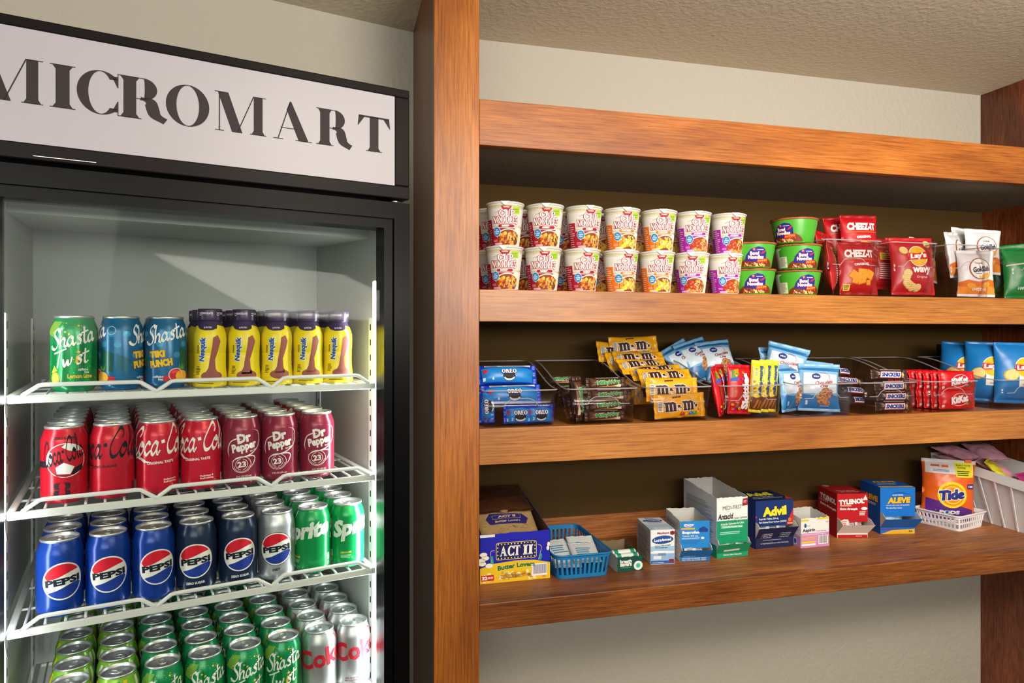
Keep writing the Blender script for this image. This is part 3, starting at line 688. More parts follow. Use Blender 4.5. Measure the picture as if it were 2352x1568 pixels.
# ------------------------------------------------------------------ chocolate milk bottles
BOT = [(0, .002), (.024, .0), (.0275, .002), (.0283, .008), (.0278, .018), (.0262, .034), (.026, .05), (.0262, .058), (.0255, .0592), (.0262, .0604), (.0268, .072), (.0272, .084), (.0262, .094), (.0225, .105), (.0185, .112), (.0175, .116)]
def make_bottle():
    o = thing('milk_bottle', None, 'bottle'); YL = 'g#f2d81e'
    A = Art(); BR = 'p#94524a'; PU = 'p#3c2a50'
    A.poly(PU, [(-.0855, .117), (-.0855, .108), (-.06, .104), (-.03, .107), (-.021, .101), (-.01, .0985), (.004, .099), (.012, .102), (.0145, .1085), (.02, .1075), (.03, .106), (.06, .104), (.0855, .108), (.0855, .117)], 1)
    A.ell(BR, .002, .020, .0175, .0085, 2); A.poly(BR, [(-.010, .022), (.014, .022), (.0085, .032), (.0075, .048), (.013, .064), (.017, .08), (.012, .0905), (.004, .086), (.0025, .07), (-.001, .05), (-.0035, .034)], 2)
    A.text('p#1f4fa8', 'Nesquik', -.0125, .066, .042, .0125, .05, rot=86, sh=.1, l=4, out=('p#f4f4ee', .001, .06)); A.text('p#2c2c2c', 'Nestle', -.0225, .066, .014, .0035, .02, rot=86, l=3)
    A.text('p#e8e0ec', '8g PROTEIN', -.005, .1035, .015, .0036, .02, l=3)
    A.lines('p#3c3410', -.026, .022, -.017, .037, 6, 2, 2); A.lines('p#3c3410', -.022, .006, .012, .0085, 1, 2)
    A.rect('p#ece4c8', .046, .012, .085, .092, 2); A.lines('p#3a3a2c', .048, .014, .083, .09, 16, 3, 4)
    m = MB(); m.lathe(YL, BOT, 48); m.art(A, wrap(BOT[1:], .0272), .0035, .005); m.build('bottle_body', o)
    m = MB(); CP = [(.0172, .1145), (.0196, .1155), (.02, .117), (.0202, .134), (.0195, .1362), (.0, .1366)]
    m.lathe('g#3c2a50', CP, 36, 0, 0, True)
    B = Art()
    for x in (-.03, -.002, .03): B.text('p#f2f0f4', 'CHOCOLATE', x - .004, .1285, .0185, .0036, .03)
    for x in (.013, .0445, -.0175): 
        for y in (.1245, .128): B.stroke('p#f2f0f4', [(x - .0025, y + .002), (x, y), (x + .0025, y + .002)], .0009, 2, n=1)
    m.art(B, wrap(CP, .0201), .002, None); m.build('bottle_cap', o)
    return o
for k, px in enumerate((478, 570, 645, 722, 795)):
    for r_ in range(3):
        b_ = -.006 + r_ * .0565; a = fu(478, -.006) + .003 + k * .0567 + (-.004 if r_ else 0)
        P = FM @ Vector((a, b_, 0)); rz = math.atan2(-P.x, P.y) - FA + R((2, 6, 8, 10, 12)[k] if r_ == 0 else (-110, 100, 60, 40, 160)[(k + r_) % 5])
        place('milk_bottle', make_bottle, at(FM, a, b_, G1 + .0001, rz), 'purple-capped yellow milk bottle, %s, %s from the blue cans' % ('front row' if r_ == 0 else ordinal(r_) + ' row', ordinal(k)), 'yellow milk bottles on the top rack')
# ------------------------------------------------------------------ food pictures, bags, bins
def food(A, cx, cy, rx, ry, seed, cols, n=46, l=2, noodles=8):
    rd = random.Random(seed)
    for k in range(n):
        a = rd.uniform(0, 6.28); q = sqrt(rd.random()); x, y = cx + rx * q * cos(a), cy + ry * q * sin(a); s_ = rd.uniform(.10, .24) * min(rx, ry)
        A.ell(rd.choice(cols), x, y, s_ * rd.uniform(.8, 1.5), s_, l + k % 3, 7, rd.uniform(0, 180))
    for k in range(noodles):
        x, y = cx + rx * rd.uniform(-.1, .7), cy + ry * rd.uniform(-.3, .8); d = rx * .3
        A.stroke(rd.choice(('p#f2d08a', 'p#e6b860')), [(x, y), (x + d * rd.uniform(-.6, .6), y - d * .4), (x + d * rd.uniform(-.8, .8), y - d)], rx * .05, l + 3, n=4)
BEEFC = ['p#d8701e', 'p#f0a828', 'p#8a3418', 'p#c8501c', 'p#e8902c', 'p#6c2410', 'p#f4c040']
CHICC = ['p#f4c860', 'p#f0a030', 'p#e8b048', 'p#f8dc80', 'p#d88828', 'p#f6cc20']
SHRC = ['p#d84a1c', 'p#e8742c', 'p#c03414', 'p#f09040', 'p#a82c14', 'p#e8b050']
def cup_art(main, word, cols, pale):
    A = Art(); RD = 'p#b01a2c'
    for k in range(-60, 61): A.rect('p#bdb27a', k * .0022 - .0007, .0925, k * .0022 + .0007, .0985, 1); A.rect('p#bdb27a', k * .0022 - .0006, .0895, k * .0022 + .0006, .091, 1)
    for k in range(-60, 61): A.rect('p#c8bd88', k * .0022 - .0006, .0455, k * .0022 + .0006, .049, 1)
    A.rect(main, -.135, .0, .135, .0425, 1); A.poly('p#f3e6d6', [(.026, 0), (.012, .012), (.014, .034), (.03, .0425), (.06, .0425), (.06, 0)], 2)
    A.rect(main, -.062, .0, -.036, .064, 2); A.lines(pale, -.060, .004, -.039, .062, 11, 3, 3, .4)
    A.ell('p#8a3a1c', .010, .017, .031, .022, 2, 30); A.ring('p#f6ecd8', .010, .017, .0335, .0245, .0025, 2, a0=10, a1=170); food(A, .011, .0165, .029, .019, len(word), cols, 80)
    A.lines(pale, -.034, .010, -.018, .016, 2, 6); A.rect(pale, -.03, .003, -.008, .0075, 6)
    A.ell('p#e8eef4', -.0215, .034, .0105, .0115, 6, 20); A.ell('p#2484c0', -.0215, .034, .0097, .0107, 7, 20)
    for y, t_, w_ in ((.0385, 'NO', .006), (.034, 'ADDED', .0135), (.0295, 'MSG', .009)): A.text('p#f0f6fa', t_, -.0215, y, w_, .003, .03, l=9)
    A.ell(RD, .003, .0955, .0115, .0105, 3, 20, 0, 180, 360); A.text('p#f4eee6', 'NISSIN', .003, .0925, .013, .003, .04, l=5)
    A.poly('p#a4cc2c', [(.017, .093), (.036, .094), (.0375, .078), (.026, .076), (.018, .079)], 3); A.text('p#4c7a1c', 'Umami', .026, .0885, .014, .0045, .0, sh=.2, rot=4, l=4); A.text('p#4c7a1c', 'broth', .027, .0825, .011, .004, .0, sh=.2, rot=4, l=4)
    A.text('p#b85a5a', 'The Original', -.0185, .081, .012, .0035, .0, rot=22, l=3)
    for t_, x0, y0, w_, h in (('CUP', -.0135, .0705, .036, .0155), ('NOODLES', -.0295, .0545, .061, .0160)):
        S, wd = serif_word(t_, .05, 'p#faf6f2', st=.25, hr=.1, sf=.07); q = Art(); q.put(S, x0, y0, w_ / wd, h); A.outlined(q, RD, .00115, 5)
        for it in q.it: A.add(it[0], it[2], it[3], 8)
    A.rrect(main, -.016, .0445, .023, .0512, .0033, 11); A.text('p#fbf4ea', word, .001, .0478, .0022 * len(word) + .009, .0043, .05, l=13)
    return A
CUP = [(0, .003), (.028, .003), (.0305, .0), (.0342, .0), (.0345, .0025), (.0458, .1005), (.0458, .1012)]
def make_cup(main, word, cols, pale):
    A = cup_art(main, word, cols, pale)
    def f():
        o = thing('noodle_cup', None, 'noodle cup')
        m = MB(); m.lathe('p#dcd7d0', CUP, 56); m.art(A, wrap(CUP[4:], .0405), .0045, .012); m.build('cup_body', o)
        m = MB(); m.lathe('p#cfccc8', [(.0458, .1013), (.0478, .1015), (.0484, .1035), (.0478, .1055), (.0462, .1056), (.046, .1064), (0, .1066)], 56, 0, 0, True)
        m.faces('p#e6e3de', [(x, y, z) for x, y, z in ((-.014, -.0435, .1068), (.014, -.0435, .1068), (.011, -.0488, .1062), (.001, -.0497, .0958), (-.004, -.0494, .0985), (-.011, -.0488, .1062))], [(0, 1, 2, 5), (5, 2, 3, 4)])
        m.build('foil_lid', o)
        return o
    return f
CK = {'beef': ('p#a8142c', 'BEEF', BEEFC, 'p#dca0a8'), 'chicken': ('p#e8721c', 'CHICKEN', CHICC, 'p#f4c49a'), 'shrimp': ('p#a41ca0', 'SHRIMP', SHRC, 'p#dca4dc')}
FL = ['beef', 'beef', 'beef', 'chicken', 'chicken', 'shrimp', 'shrimp']
CDESC = {'beef': 'red-banded beef noodle cup', 'chicken': 'orange-banded chicken noodle cup', 'shrimp': 'purple-banded shrimp noodle cup'}
cols = [su(p, .05) for p in (1158, 1247, 1336, 1425, 1508, 1588, 1664)]
tops = [su(p, .05) for p in (1160, 1252, 1341, 1428, 1513, 1592, 1672)]
for i in range(1, 7): cols[i] = max(cols[i], cols[i - 1] + .097); tops[i] = max(tops[i], tops[i - 1] + .097)
BP, TP = (-2, 2, 17, 24, 14, 0, 24), (0, 2, 19, 15, 14, 17, 24)
def cyaw(M0): return math.atan2(-M0.x, M0.y) - SA
for i in range(7):
    for tier in range(2):
        for row in range(2):
            v = .05 + row * .0985; u = (tops if tier and not row else cols)[i] - (.012 if row else 0); fl = FL[i] if not row else ['beef', 'beef', 'beef', 'chicken', 'chicken', 'chicken', 'shrimp'][i]
            ph = (TP if tier else BP)[i] if not row else (12, -18, 14, 6, -14, 10, 0)[i]
            rz = cyaw(SM @ Vector((u, v, 0))) + R(ph)
            place('cup_' + fl, make_cup(*CK[fl]), at(SM, u, v, Z1 + .0002 + tier * .1072, rz), '%s, %s layer, %s, %s from the upright post' % (CDESC[fl], 'upper' if tier else 'lower', 'back row' if row else 'front row', ordinal(i)), 'noodle cups on the top shelf')

BWL = [(0, .003), (.044, .002), (.047, 0), (.05, .004), (.0535, .025), (.0585, .05), (.0605, .064)]
def make_bowl():
    o = thing('noodle_bowl', None, 'noodle bowl'); GN = 'g#4aa82c'; A = Art()
    for k in range(7): A.rect('p#f0f2ee', -.104 + k * .005, .004, -.1005 + k * .005, .06, 1)
    A.poly('p#eef0ea', [(-.108, .002), (-.076, .002), (-.070, .03), (-.074, .052), (-.06, .058), (-.108, .06)], 1)
    for k in range(7): A.rect('p#cfd4cc', -.103 + k * .004, .006, -.1022 + k * .004, .058, 2)
    A.rect('p#e9e6cc', -.07, .006, -.046, .036, 3); A.lines('p#8a8a70', -.068, .01, -.048, .034, 8, 4, 2)
    A.ell('p#7a2c14', .005, .004, .05, .026, 2, 30, 0, 0, 180); food(A, .0, .011, .036, .01, 9, ['p#a83a1c', 'p#d87a34', 'p#e8c880', 'p#6a2010', 'p#f0e0b8', 'p#3c6a24', 'p#c85a24'], 60, 3, 8)
    BLU = 'p#22248c'; A.poly(BLU, [(-.028, .019), (-.024, .034), (-.012, .05), (.006, .0565), (.02, .053), (.028, .042), (.029, .019), (.004, .016)], 7)
    A.ell('p#d83a3c', -.004, .0485, .0036, .0036, 8, 12); A.ell('p#f2e8ea', -.0048, .0492, .0014, .0014, 9, 8); A.text('p#e8e8f4', 'NONGSHIM', .011, .0478, .016, .0026, .03, l=9)
    A.text('p#f8f4ee', 'Bowl', -.003, .0385, .022, .0098, .05, l=10, out=('p#c82030', .0008, .03)); A.text('p#f8f4ee', 'Noodles', .001, .0285, .040, .0095, .05, l=10, out=('p#c82030', .0008, .03))
    A.stroke('p#d8281c', [(.013, .037), (.02, .041), (.026, .046)], .0045, 10, taper=True); A.stroke('p#4a9c2c', [(.026, .046), (.028, .05)], .001, 10)
    A.poly('p#e0301c', [(.003, .012), (.034, .016), (.036, .0265), (.005, .0225)], 11); A.text('p#f8c83c', 'Hot & Spicy', .0195, .0195, .026, .006, .02, rot=8, l=13)
    m = MB(); m.lathe(GN, BWL, 56); m.art(A, wrap(BWL[3:], .055), .004, .008); m.build('bowl_body', o)
    m = MB(); m.lathe('g#a8603c', [(.0605, .0642), (.0632, .0645), (.0636, .067), (.062, .0695), (.0, .0712)], 56, 0, 0, True); B = Art(); food(B, 0, 0, .058, .058, 4, ['p#b8683c', 'p#8a3c20', 'p#d89a60', 'p#a04a28'], 70, 1, 0)
    m.art(B, lambda u, v, q: (u, v, .0712 - .0017 * sqrt(u * u + v * v) / .062 + q), .02, .02); m.build('paper_lid', o)
    return o
bu1, bu2 = su(1727, .066), su(1832, .066); bu2 = max(bu2, bu1 + .1275); bu1 = min(bu1, bu2 - .1275); BZ = Z1 + .0002
def bw(u, z, ph, lab): place('bowl', make_bowl, at(SM, u, .066, z, cyaw(SM @ Vector((u, .066, 0))) + R(ph)), lab, 'noodle bowls on the top shelf')
bw(bu1, BZ, 8, 'green noodle bowl beside the purple cups, lower of two stacked'); bw(bu1, BZ + .0715, 10, 'green noodle bowl beside the purple cups, upper of two stacked')
bw(bu2, BZ, 20, 'green noodle bowl at the bottom of the stack of three'); bw(bu2, BZ + .0715, 18, 'green noodle bowl in the middle of the stack of three'); bw(su(1824, .066), BZ + .143, -32, 'green noodle bowl on top of the stack of three')

def make_bag(name, cat, w_, h, t, base, A, seal='v', wr=.0022, seed=1, sl=.010, flare=.04, back=None, seal_mat=None, pw=2.2, nL=26, nW=22):
    L, Wd = (h, w_) if seal == 'v' else (w_, h)
    def prof(a):
        s_ = sl / L; e = max(0, min(a, 1 - a) - s_) / (.5 - s_); return (1 - (1 - e) ** pw) ** .7
    def surf(a, c, side):                                           # a along the sealed length 0..1, c across -1..1
        p = prof(a); B = t / 2 * p * max(0, 1 - abs(c) ** 2.4) ** .75 + .0005
        q = Vector((a * L * 38 + seed * 7.3, c * Wd * 19, side * 3.1)); n_ = noise.noise(q) * wr * p + noise.noise(q * 2.7) * wr * .4 * p + .0012 * sin(c * 9 + seed) * (1 - p)
        x = c * Wd / 2 * (1 - flare * p)
        y = side * B + n_
        return (x, y, a * L) if seal == 'v' else (a * L - L / 2, y, x + Wd / 2)
    def fn(u, v, o):
        a, c = (v / h, u / (w_ / 2)) if seal == 'v' else (u / w_ + .5, v / (h / 2) - 1)
        a = min(1, max(0, a)); c = max(-1, min(1, c / (1 - flare * prof(a)))); p = surf(a, c, -1); return (p[0], p[1] - o * 1.6, p[2])
    def ring(a): return [surf(a, -1 + 2 * k / nW, -1) for k in range(nW + 1)] + [surf(a, 1 - 2 * k / nW, 1) for k in range(nW + 1)]
    s_ = sl / L
    def f():
        o = thing(name, None, cat)
        m = MB(); m.loft(base, [ring(s_ + (1 - 2 * s_) * k / nL) for k in range(nL + 1)], True, True)
        if A: m.art(A, fn, w_ / 22, h / 22, .00024)
        m.build('bag_body' if h > .08 or w_ > .12 else 'wrapper', o)
        for a0, a1 in ((0, s_), (1 - s_, 1)):
            m = MB(); m.loft(seal_mat or base, [ring(a0 + (a1 - a0) * k / 3) for k in range(4)], True, True, True, True); m.build('crimped_seal', o)
        return o
    return f
def rrect_ring(w_, d, r, z, n=5, zf=None):
    P = []
    for cx, cy, a in ((w_ / 2 - r, d / 2 - r, 0), (-w_ / 2 + r, d / 2 - r, 90), (-w_ / 2 + r, -d / 2 + r, 180), (w_ / 2 - r, -d / 2 + r, 270)):
        for k in range(n + 1):
            x, y = cx + r * cos(R(a + 90 * k / n)), cy + r * sin(R(a + 90 * k / n)); P.append((x, y, zf(y) if zf else z))
    # points along the long sides so that a sloping rim can bend
    out = []
    for a, b_ in zip(P, P[1:] + P[:1]):
        out.append(a); L = abs(a[1] - b_[1])
        if L > .05:
            for k in range(1, 9):
                y = a[1] + (b_[1] - a[1]) * k / 9; out.append((a[0], y, zf(y) if zf else z))
    return out
def make_bin(w_, d, hf, hb, taper=.93, r=.016, groove=True):
    def f():
        o = thing('clear_bin', None, 'storage bin'); T = .0022
        def top(y):
            q = max(0, min(1, (y + d / 2 - .02) / (d - .04))); q = q * q * (3 - 2 * q); return hf + (hb - hf) * q
        m = MB(); tk = taper
        R0 = rrect_ring(w_ * tk, d * (1 - (1 - tk) * .5), r, .0); R1 = rrect_ring(w_, d, r, 0, zf=top)
        I1 = [(x, y, z) for x, y, z in rrect_ring(w_ - 2 * T, d - 2 * T, r - T, 0, zf=top)]; I0 = rrect_ring(w_ * tk - 2 * T, d * (1 - (1 - tk) * .5) - 2 * T, r - T, T)
        m.loft('bin_plastic', [R0, R1, I1, I0], True, True, True, True); m.build('bin_body', o)
        m = MB(); E = [(x * 1.012, y * 1.01, z) for x, y, z in R1]; m.tube('bin_rim', E, .0019, 6, True); m.build('bin_rim', o)
        if groove:
            m = MB(); y = -d / 2 * .985 - .0008; h = hf * .56; g = w_ * .17
            m.tube('bin_rim', [(-w_ * .38, y, h), (-g - .012, y, h), (-g, y, h + .014), (-g + .012, y, h + .019), (g - .012, y, h + .019), (g, y, h + .014), (g + .012, y, h), (w_ * .38, y, h)], .0011, 5); m.build('handle_groove', o)
        return o
    return f
def put(key, maker, u, v, z, lab, group=None, rz=0, tilt=0, roll=0): return place(key, maker, at(SM, u, v, z, rz, tilt, roll), lab, group)
# top shelf: clear bins with bags of crackers and crisps
def bin_at(key, px, vf, z, args, lab, rz=0):                        # px: middle of the front; vf: front face
    u = su(px, vf); o = put(key, make_bin(*args), u, vf + args[1] / 2, z, lab, 'clear bins on the shelves', rz); return u, vf
HT = .155
b1 = bin_at('tall0', 1962, .012, Z1 + .0002, (.188, .2, HT, HT + .004, .9, .012), 'tall clear bin of red cracker bags beside the noodle bowls')
b2 = bin_at('tall1', 2103, .012, Z1 + .0002, (.158, .2, HT, HT + .004, .9, .012), 'tall clear bin of red potato chip bags')
b3 = bin_at('tall1', 2232, .012, Z1 + .0002, (.158, .2, HT, HT + .004, .9, .012), 'tall clear bin of white and orange cracker bags')
b4 = bin_at('tall1', 2372, .012, Z1 + .0002, (.158, .2, HT - .03, HT - .026, .9, .012), 'clear bin of green chip bags beside the side panel')
def a_cheez():
    A = Art(); W = 'p#f2ece8'
    A.text(W, 'CHEEZ-IT', .0, .118, .088, .024, .06, sh=.12, l=3); A.rect('p#e8a020', -.046, .1005, .046, .1015, 2); A.text(W, 'ORIGINAL', .002, .0865, .046, .0075, .05, rot=4)
    for x, y, s_, r_ in ((-.022, .055, .013, 10), (.003, .058, .016, 40), (.026, .056, .014, 20), (.0, .042, .013, 60), (-.018, .04, .01, 30), (.022, .034, .008, 50)):
        A.poly('p#d87818', [(x + s_ * 1.3 * cos(R(r_ + 90 * k)), y + s_ * 1.3 * sin(R(r_ + 90 * k))) for k in range(4)], 2); A.poly('p#f0a428', [(x + s_ * 1.15 * cos(R(r_ + 90 * k)), y + .001 + s_ * 1.15 * sin(R(r_ + 90 * k))) for k in range(4)], 3); A.ell('p#b86010', x, y, .0012, .0012, 4, 6)
    A.rect('p#e8d048', -.05, .012, -.032, .03, 2); A.lines('p#4a3c14', -.048, .014, -.034, .028, 4, 3)
    return A
def a_plainred():
    A = Art(); A.lines('p#e8d8c8', -.03, .03, .03, .08, 8, 2, 3); A.rect('p#e8c84c', -.03, .088, .03, .11, 2); A.lines('p#5a4a1c', -.027, .09, .027, .108, 3, 3, 5); A.lines('p#e0b0a8', -.04, .125, .04, .133, 2, 2); return A
def a_lays(base, word):
    A = Art(); red = base == 'r'
    A.ell('p#f4f0e0', .004, .112, .0295, .0315, 2); A.ell('p#f0b81c', .004, .112, .0275, .0295, 3); A.poly('p#d01c24', [(-.026, .1), (-.024, .122), (.0, .12), (.032, .127), (.034, .104), (.004, .102)], 4)
    A.text('p#fbf6f0', "Lay's", .004, .112, .05, .02, .05, rot=6, sh=.15, l=6)
    if red:
        A.text('p#faf4ee', 'wavy', .012, .068, .06, .022, .05, l=3); A.text('p#f4e4dc', 'Original', .012, .050, .034, .0085, .0, l=3)
        for x, y in ((-.036, .13), (-.034, .05), (-.03, .035), (-.012, .022), (-.022, .028), (.004, .02), (.042, .15), (-.03, .062)):
            A.ell('p#d8b060', x, y, .0125, .0115, 2, 12, x * 900); A.ell('p#f0d890', x + .0008, y + .001, .0108, .0098, 3, 12, x * 900)
            for k in range(3): A.stroke('p#d0a850', [(x - .008, y - .005 + k * .005), (x + .008, y - .004 + k * .005)], .0012, 4, n=2)
    else:
        A.rect('p#f2efe6', -.014, .052, .062, .088, 2); A.text('p#8a7a4c', 'CLASSIC', .022, .07, .04, .009, .03); A.lines('p#9c8c60', -.004, .056, .05, .063, 2, 3)
        A.ell('p#d8a040', -.034, .088, .02, .018, 3, 20, 30); A.ell('p#f0cc80', -.033, .089, .0175, .0155, 4, 20, 30); A.ell('p#e8d070', .03, .028, .02, .017, 3); A.ell('p#f4e49c', .03, .029, .017, .0145, 4)
        A.poly('p#e8f0f8', [(.01, .146), (.034, .146), (.034, .162), (.01, .162)], 2); A.text('p#1c5c9c', 'PER BAG', .022, .152, .018, .004, .02, l=3)
    return A
def a_gold():
    A = Art(); A.poly('p#d86a18', [(-.06, .008), (.06, .008), (.06, .046), (.03, .052), (.0, .044), (-.03, .05), (-.06, .04)], 1); A.poly('p#e88c2c', [(-.06, .008), (.06, .008), (.06, .026), (.02, .034), (-.02, .026), (-.06, .032)], 2)
    A.ring('p#a8602c', .004, .084, .031, .033, .003, 3); A.ell('p#f4f2f0', .004, .084, .028, .030, 4); A.text('p#262a38', 'Goldfish', .006, .082, .048, .017, .04, rot=8, sh=.1, l=6); A.text('p#8a5a3c', 'FARM', .0, .1, .02, .005, .02, l=6)
    A.lines('p#9c6c4c', -.01, .066, .012, .07, 1, 6); A.ell('p#f0b43c', .02, .062, .013, .008, 6, 16, 20); A.poly('p#f0b43c', [(.008, .058), (-.001, .064), (.002, .052)], 6); A.ell('p#e89c24', -.02, .03, .014, .009, 4, 16, -20); A.ell('p#f0b43c', .02, .034, .012, .008, 4, 16, 30)
    A.text('p#faf2e8', 'CHEDDAR', .002, .021, .042, .008, .03, l=8); return A
def a_green():
    A = Art(); A.ell('p#e8e4da', .006, .075, .022, .022, 2); A.text('p#2c7a4c', 'CHIPS', .006, .075, .032, .01, .05, l=4); A.poly('p#d8d4c0', [(-.06, .1), (.06, .112), (.06, .116), (-.06, .104)], 2); A.ell('p#e0b890', .03, .042, .014, .012, 2); A.text('p#dfeee4', '100%', -.02, .03, .026, .009, .03); return A
RDB = 'g#b8141e'
bag_cheez = make_bag('cracker_bag', 'snack bag', .118, .155, .042, RDB, a_cheez(), seed=2, seal_mat='g#9c1018')
bag_red = make_bag('cracker_bag', 'snack bag', .12, .158, .04, 'g#b4121c', a_plainred(), seed=8)
bag_wavy = make_bag('chip_bag', 'snack bag', .138, .172, .055, 'g#b81c24', a_lays('r', ''), seed=5)
bag_gold = make_bag('cracker_bag', 'snack bag', .112, .142, .036, 'g#e2e2e4', a_gold(), seed=11, flare=.08)
bag_green = make_bag('chip_bag', 'snack bag', .135, .165, .045, 'g#12823c', a_green(), seed=4)
bag_blue = make_bag('chip_bag', 'snack bag', .145, .19, .06, 'g#1c78c0', a_lays('b', ''), seed=6)
TG = 'snack bags in the clear bins on the top shelf'; T0 = -.12
def tb(key, mk, px, v, dz, lab, rz=0, tilt=T0, roll=0):
    dz += .06 * abs(sin(roll)) + .001
    return put(key, mk, su(px, v), v, Z1 + .004 + dz, lab, TG, rz, tilt, roll)
tb('cheez', bag_cheez, 1972, .05, 0, 'red cracker bag at the front of its clear bin', -.12, -.1)
tb('cheez', None, 1976, .098, .086, 'red cracker bag standing tallest behind the front cracker bag', -.12, -.08)
tb('cheez', None, 1946, .146, .086, 'red cracker bag peeking out behind the tallest cracker bag', -.15, -.1, -.08)
tb('redback', bag_red, 1905, .10, .025, 'crumpled red bag showing its back, beside the noodle bowls', .5, -.15, .1)
tb('redback', None, 1912, .055, .0, 'red bag turned edgewise low at the bin front', .9, -.12, .0)
tb('redback', None, 2035, .135, .02, 'red bag tucked behind the wavy chip bag', -.1, -.12, .06)
tb('wavy', bag_wavy, 2098, .064, .004, 'red wavy potato chip bag at the front of its bin', -.16, -.09)
tb('wavy', None, 2085, .135, .012, 'red chip bag behind the front wavy chip bag', -.25, -.12, .05)
tb('gold', bag_gold, 2242, .056, .0, 'small white and orange cracker bag in front, lowest', -.3, -.1, .03)
tb('gold', None, 2256, .102, .072, 'white cracker bag rising above the lowest cracker bag', -.3, -.12, .08)
tb('gold', None, 2200, .112, .06, 'white cracker bag leaning beside the raised one', .4, -.1, -.08)
tb('gold', None, 2222, .158, .082, 'white cracker bag at the back of its bin', -.1, -.15, .12)
tb('gold', None, 2128, .178, .05, 'white cracker bag lying behind the wavy chip bags', .2, -.2, .1)
tb('green', bag_green, 2358, .064, .0, 'green chip bag at the front beside the side panel', -.3, -.1)
tb('green', None, 2330, .125, .01, 'green chip bag behind the front green one', -.5, -.15, -.08)
# ------------------------------------------------------------------ middle shelf: open-front clear bins of sweets
MW, MD = .188, .31
cs = [su(p, .02) for p in (1196, 1385, 1560, 1728, 1896, 2043, 2187, 2335)]
cs[0] = max(cs[0], MW / 2 + .004)
for i in range(1, 8): cs[i] = max(cs[i], cs[i - 1] + MW + .0045)
for u, t in zip(cs, ('blue cookie packs', 'dark brown candy bars', 'yellow candy bags', 'red and yellow sweets', 'pale blue cookie bags', 'brown and white candy bars', 'red wafer packs', 'blue chip bags')):
    if 'chip' in t: u = cs[7] = u + .03
    put('sweetbin', make_bin(MW, MD, .088, .148, .94, .018), u, .014 + MD / 2, Z2 + .0002, 'low-fronted clear bin holding ' + t, 'clear bins on the shelves')
BZ2 = Z2 + .0032
def mb_(key, mk, i, du, v, dz, lab, grp, rz=0, tilt=0, roll=0):
    if abs(roll) < .5: dz += .075 * abs(sin(roll))
    return put(key, mk, cs[i] + du, v, BZ2 + dz, lab, grp, rz, tilt, roll)
# cookie packs
def a_oreo(w_, h, strip):
    A = Art(); A.poly('g#1f86d8', [(-w_ * .4, h * .1), (w_ * .42, h * .06), (w_ * .44, h * .72), (w_ * .1, h * .86), (-w_ * .42, h * .8)], 1)
    cx = w_ * .02; s_ = h / .05
    A.ell('p#1c1a1e', cx, h * .36, .016 * s_, .012 * s_, 2); A.ell('p#f2f2f2', cx, h * .33, .0145 * s_, .0095 * s_, 3, 20, 0, 190, 350); A.ell('p#26242a', cx, h * .39, .0135 * s_, .0085 * s_, 4)
    S, wd = serif_word('OREO', .06, 'p#f6f6f8', st=.3, hr=.14, sf=.06); q = Art(); q.put(S, cx - .019 * s_, h * .5, .038 * s_ / wd, .0105 * s_); A.outlined(q, 'p#10286c', .0011 * s_, 5)
    for it in q.it: A.add(it[0], it[2], it[3], 7)
    A.poly('p#d82c3c', [(-w_ * .40, h * .72), (-w_ * .30, h * .70), (-w_ * .37, h * .46)], 3)
    A.rect('p#d8e8f4', -w_ * .4, h * .14, -w_ * .36, h * .3, 3); A.text('p#eef4fa', '6' if strip else '2', -w_ * .24, h * .26, .005, .007, .03)
    if strip:
        A.rect('p#e4eaf0', -w_ * .36, h * .87, w_ * .4, h * .97, 3)
        for k in range(26): A.rect('p#3a4450', -w_ * .35 + k * .0012, h * .885, -w_ * .35 + k * .0012 + (.0008 if k % 3 else .0004), h * .955, 4)
        A.lines('p#7a8490', -w_ * .08, h * .89, w_ * .38, h * .95, 3, 4)
    return A
OB = 'g#1440c0'; GO = 'blue cookie packs in the first bin'
oreo6 = make_bag('cookie_pack', 'cookie pack', .158, .05, .036, OB, a_oreo(.158, .05, True), 'u', .0012, 3, .012, .02, pw=4)
oreo2 = make_bag('cookie_pack', 'cookie pack', .078, .046, .024, OB, a_oreo(.078, .046, False), 'u', .001, 5, .008, .02, pw=4)
mb_('oreo2', oreo2, 0, .000, .040, .001, 'small blue two-cookie pack, nearer the post, under the long packs', GO, .05, -.06)
mb_('oreo2', None, 0, .053, .040, .001, 'small blue two-cookie pack in the bin corner, farther from the post', GO, .12, -.06)
mb_('oreo2', None, 0, -.055, .062, .042, 'small blue two-cookie pack stood on end beside the post', GO, .15, -.06, -pi / 2)
mb_('oreo6', oreo6, 0, -.010, .064, .046, 'long blue cookie pack, middle layer, under another long pack', GO, .06, -.32)
mb_('oreo6', None, 0, -.016, .092, .094, 'long blue cookie pack on top of the pile', GO, -.01, -.35)
mb_('oreo6', None, 0, -.03, .135, .090, 'long blue cookie pack behind the topmost one', GO, -.05, -.9)
mb_('oreo6', None, 0, -.012, .16, .05, 'long blue cookie pack buried at the back of its bin', GO, .1, -.4)
# milky bars
def a_bar(word, wcol, ocol, bg, extra):
    A = Art(); A.poly(bg, [(-.044, .004), (.044, .003), (.045, .022), (-.044, .023)], 1)
    if extra == 'milk': A.poly('p#e8d8c0', [(-.03, .004), (.04, .003), (.04, .010), (.01, .006)], 2); A.poly('p#c08a3c', [(-.038, .0035), (.03, .003), (.02, .006)], 3); A.text(wcol, word, .004, .0145, .066, .0125, .05, rot=3, l=5, out=(ocol, .0007, .03))
    else: A.poly(ocol, [(-.034, .004), (.03, .004), (.033, .023), (-.031, .023)], 2); A.poly('p#f4f0f4', [(-.033, .0055), (.029, .0055), (.0315, .0215), (-.030, .0215)], 3); A.text(wcol, word, -.001, .0135, .056, .0115, .05, sh=.15, l=5); A.ell('p#c8985c', .038, .013, .006, .008, 3); A.ell('p#e4c08c', .038, .015, .0035, .004, 4)
    return A
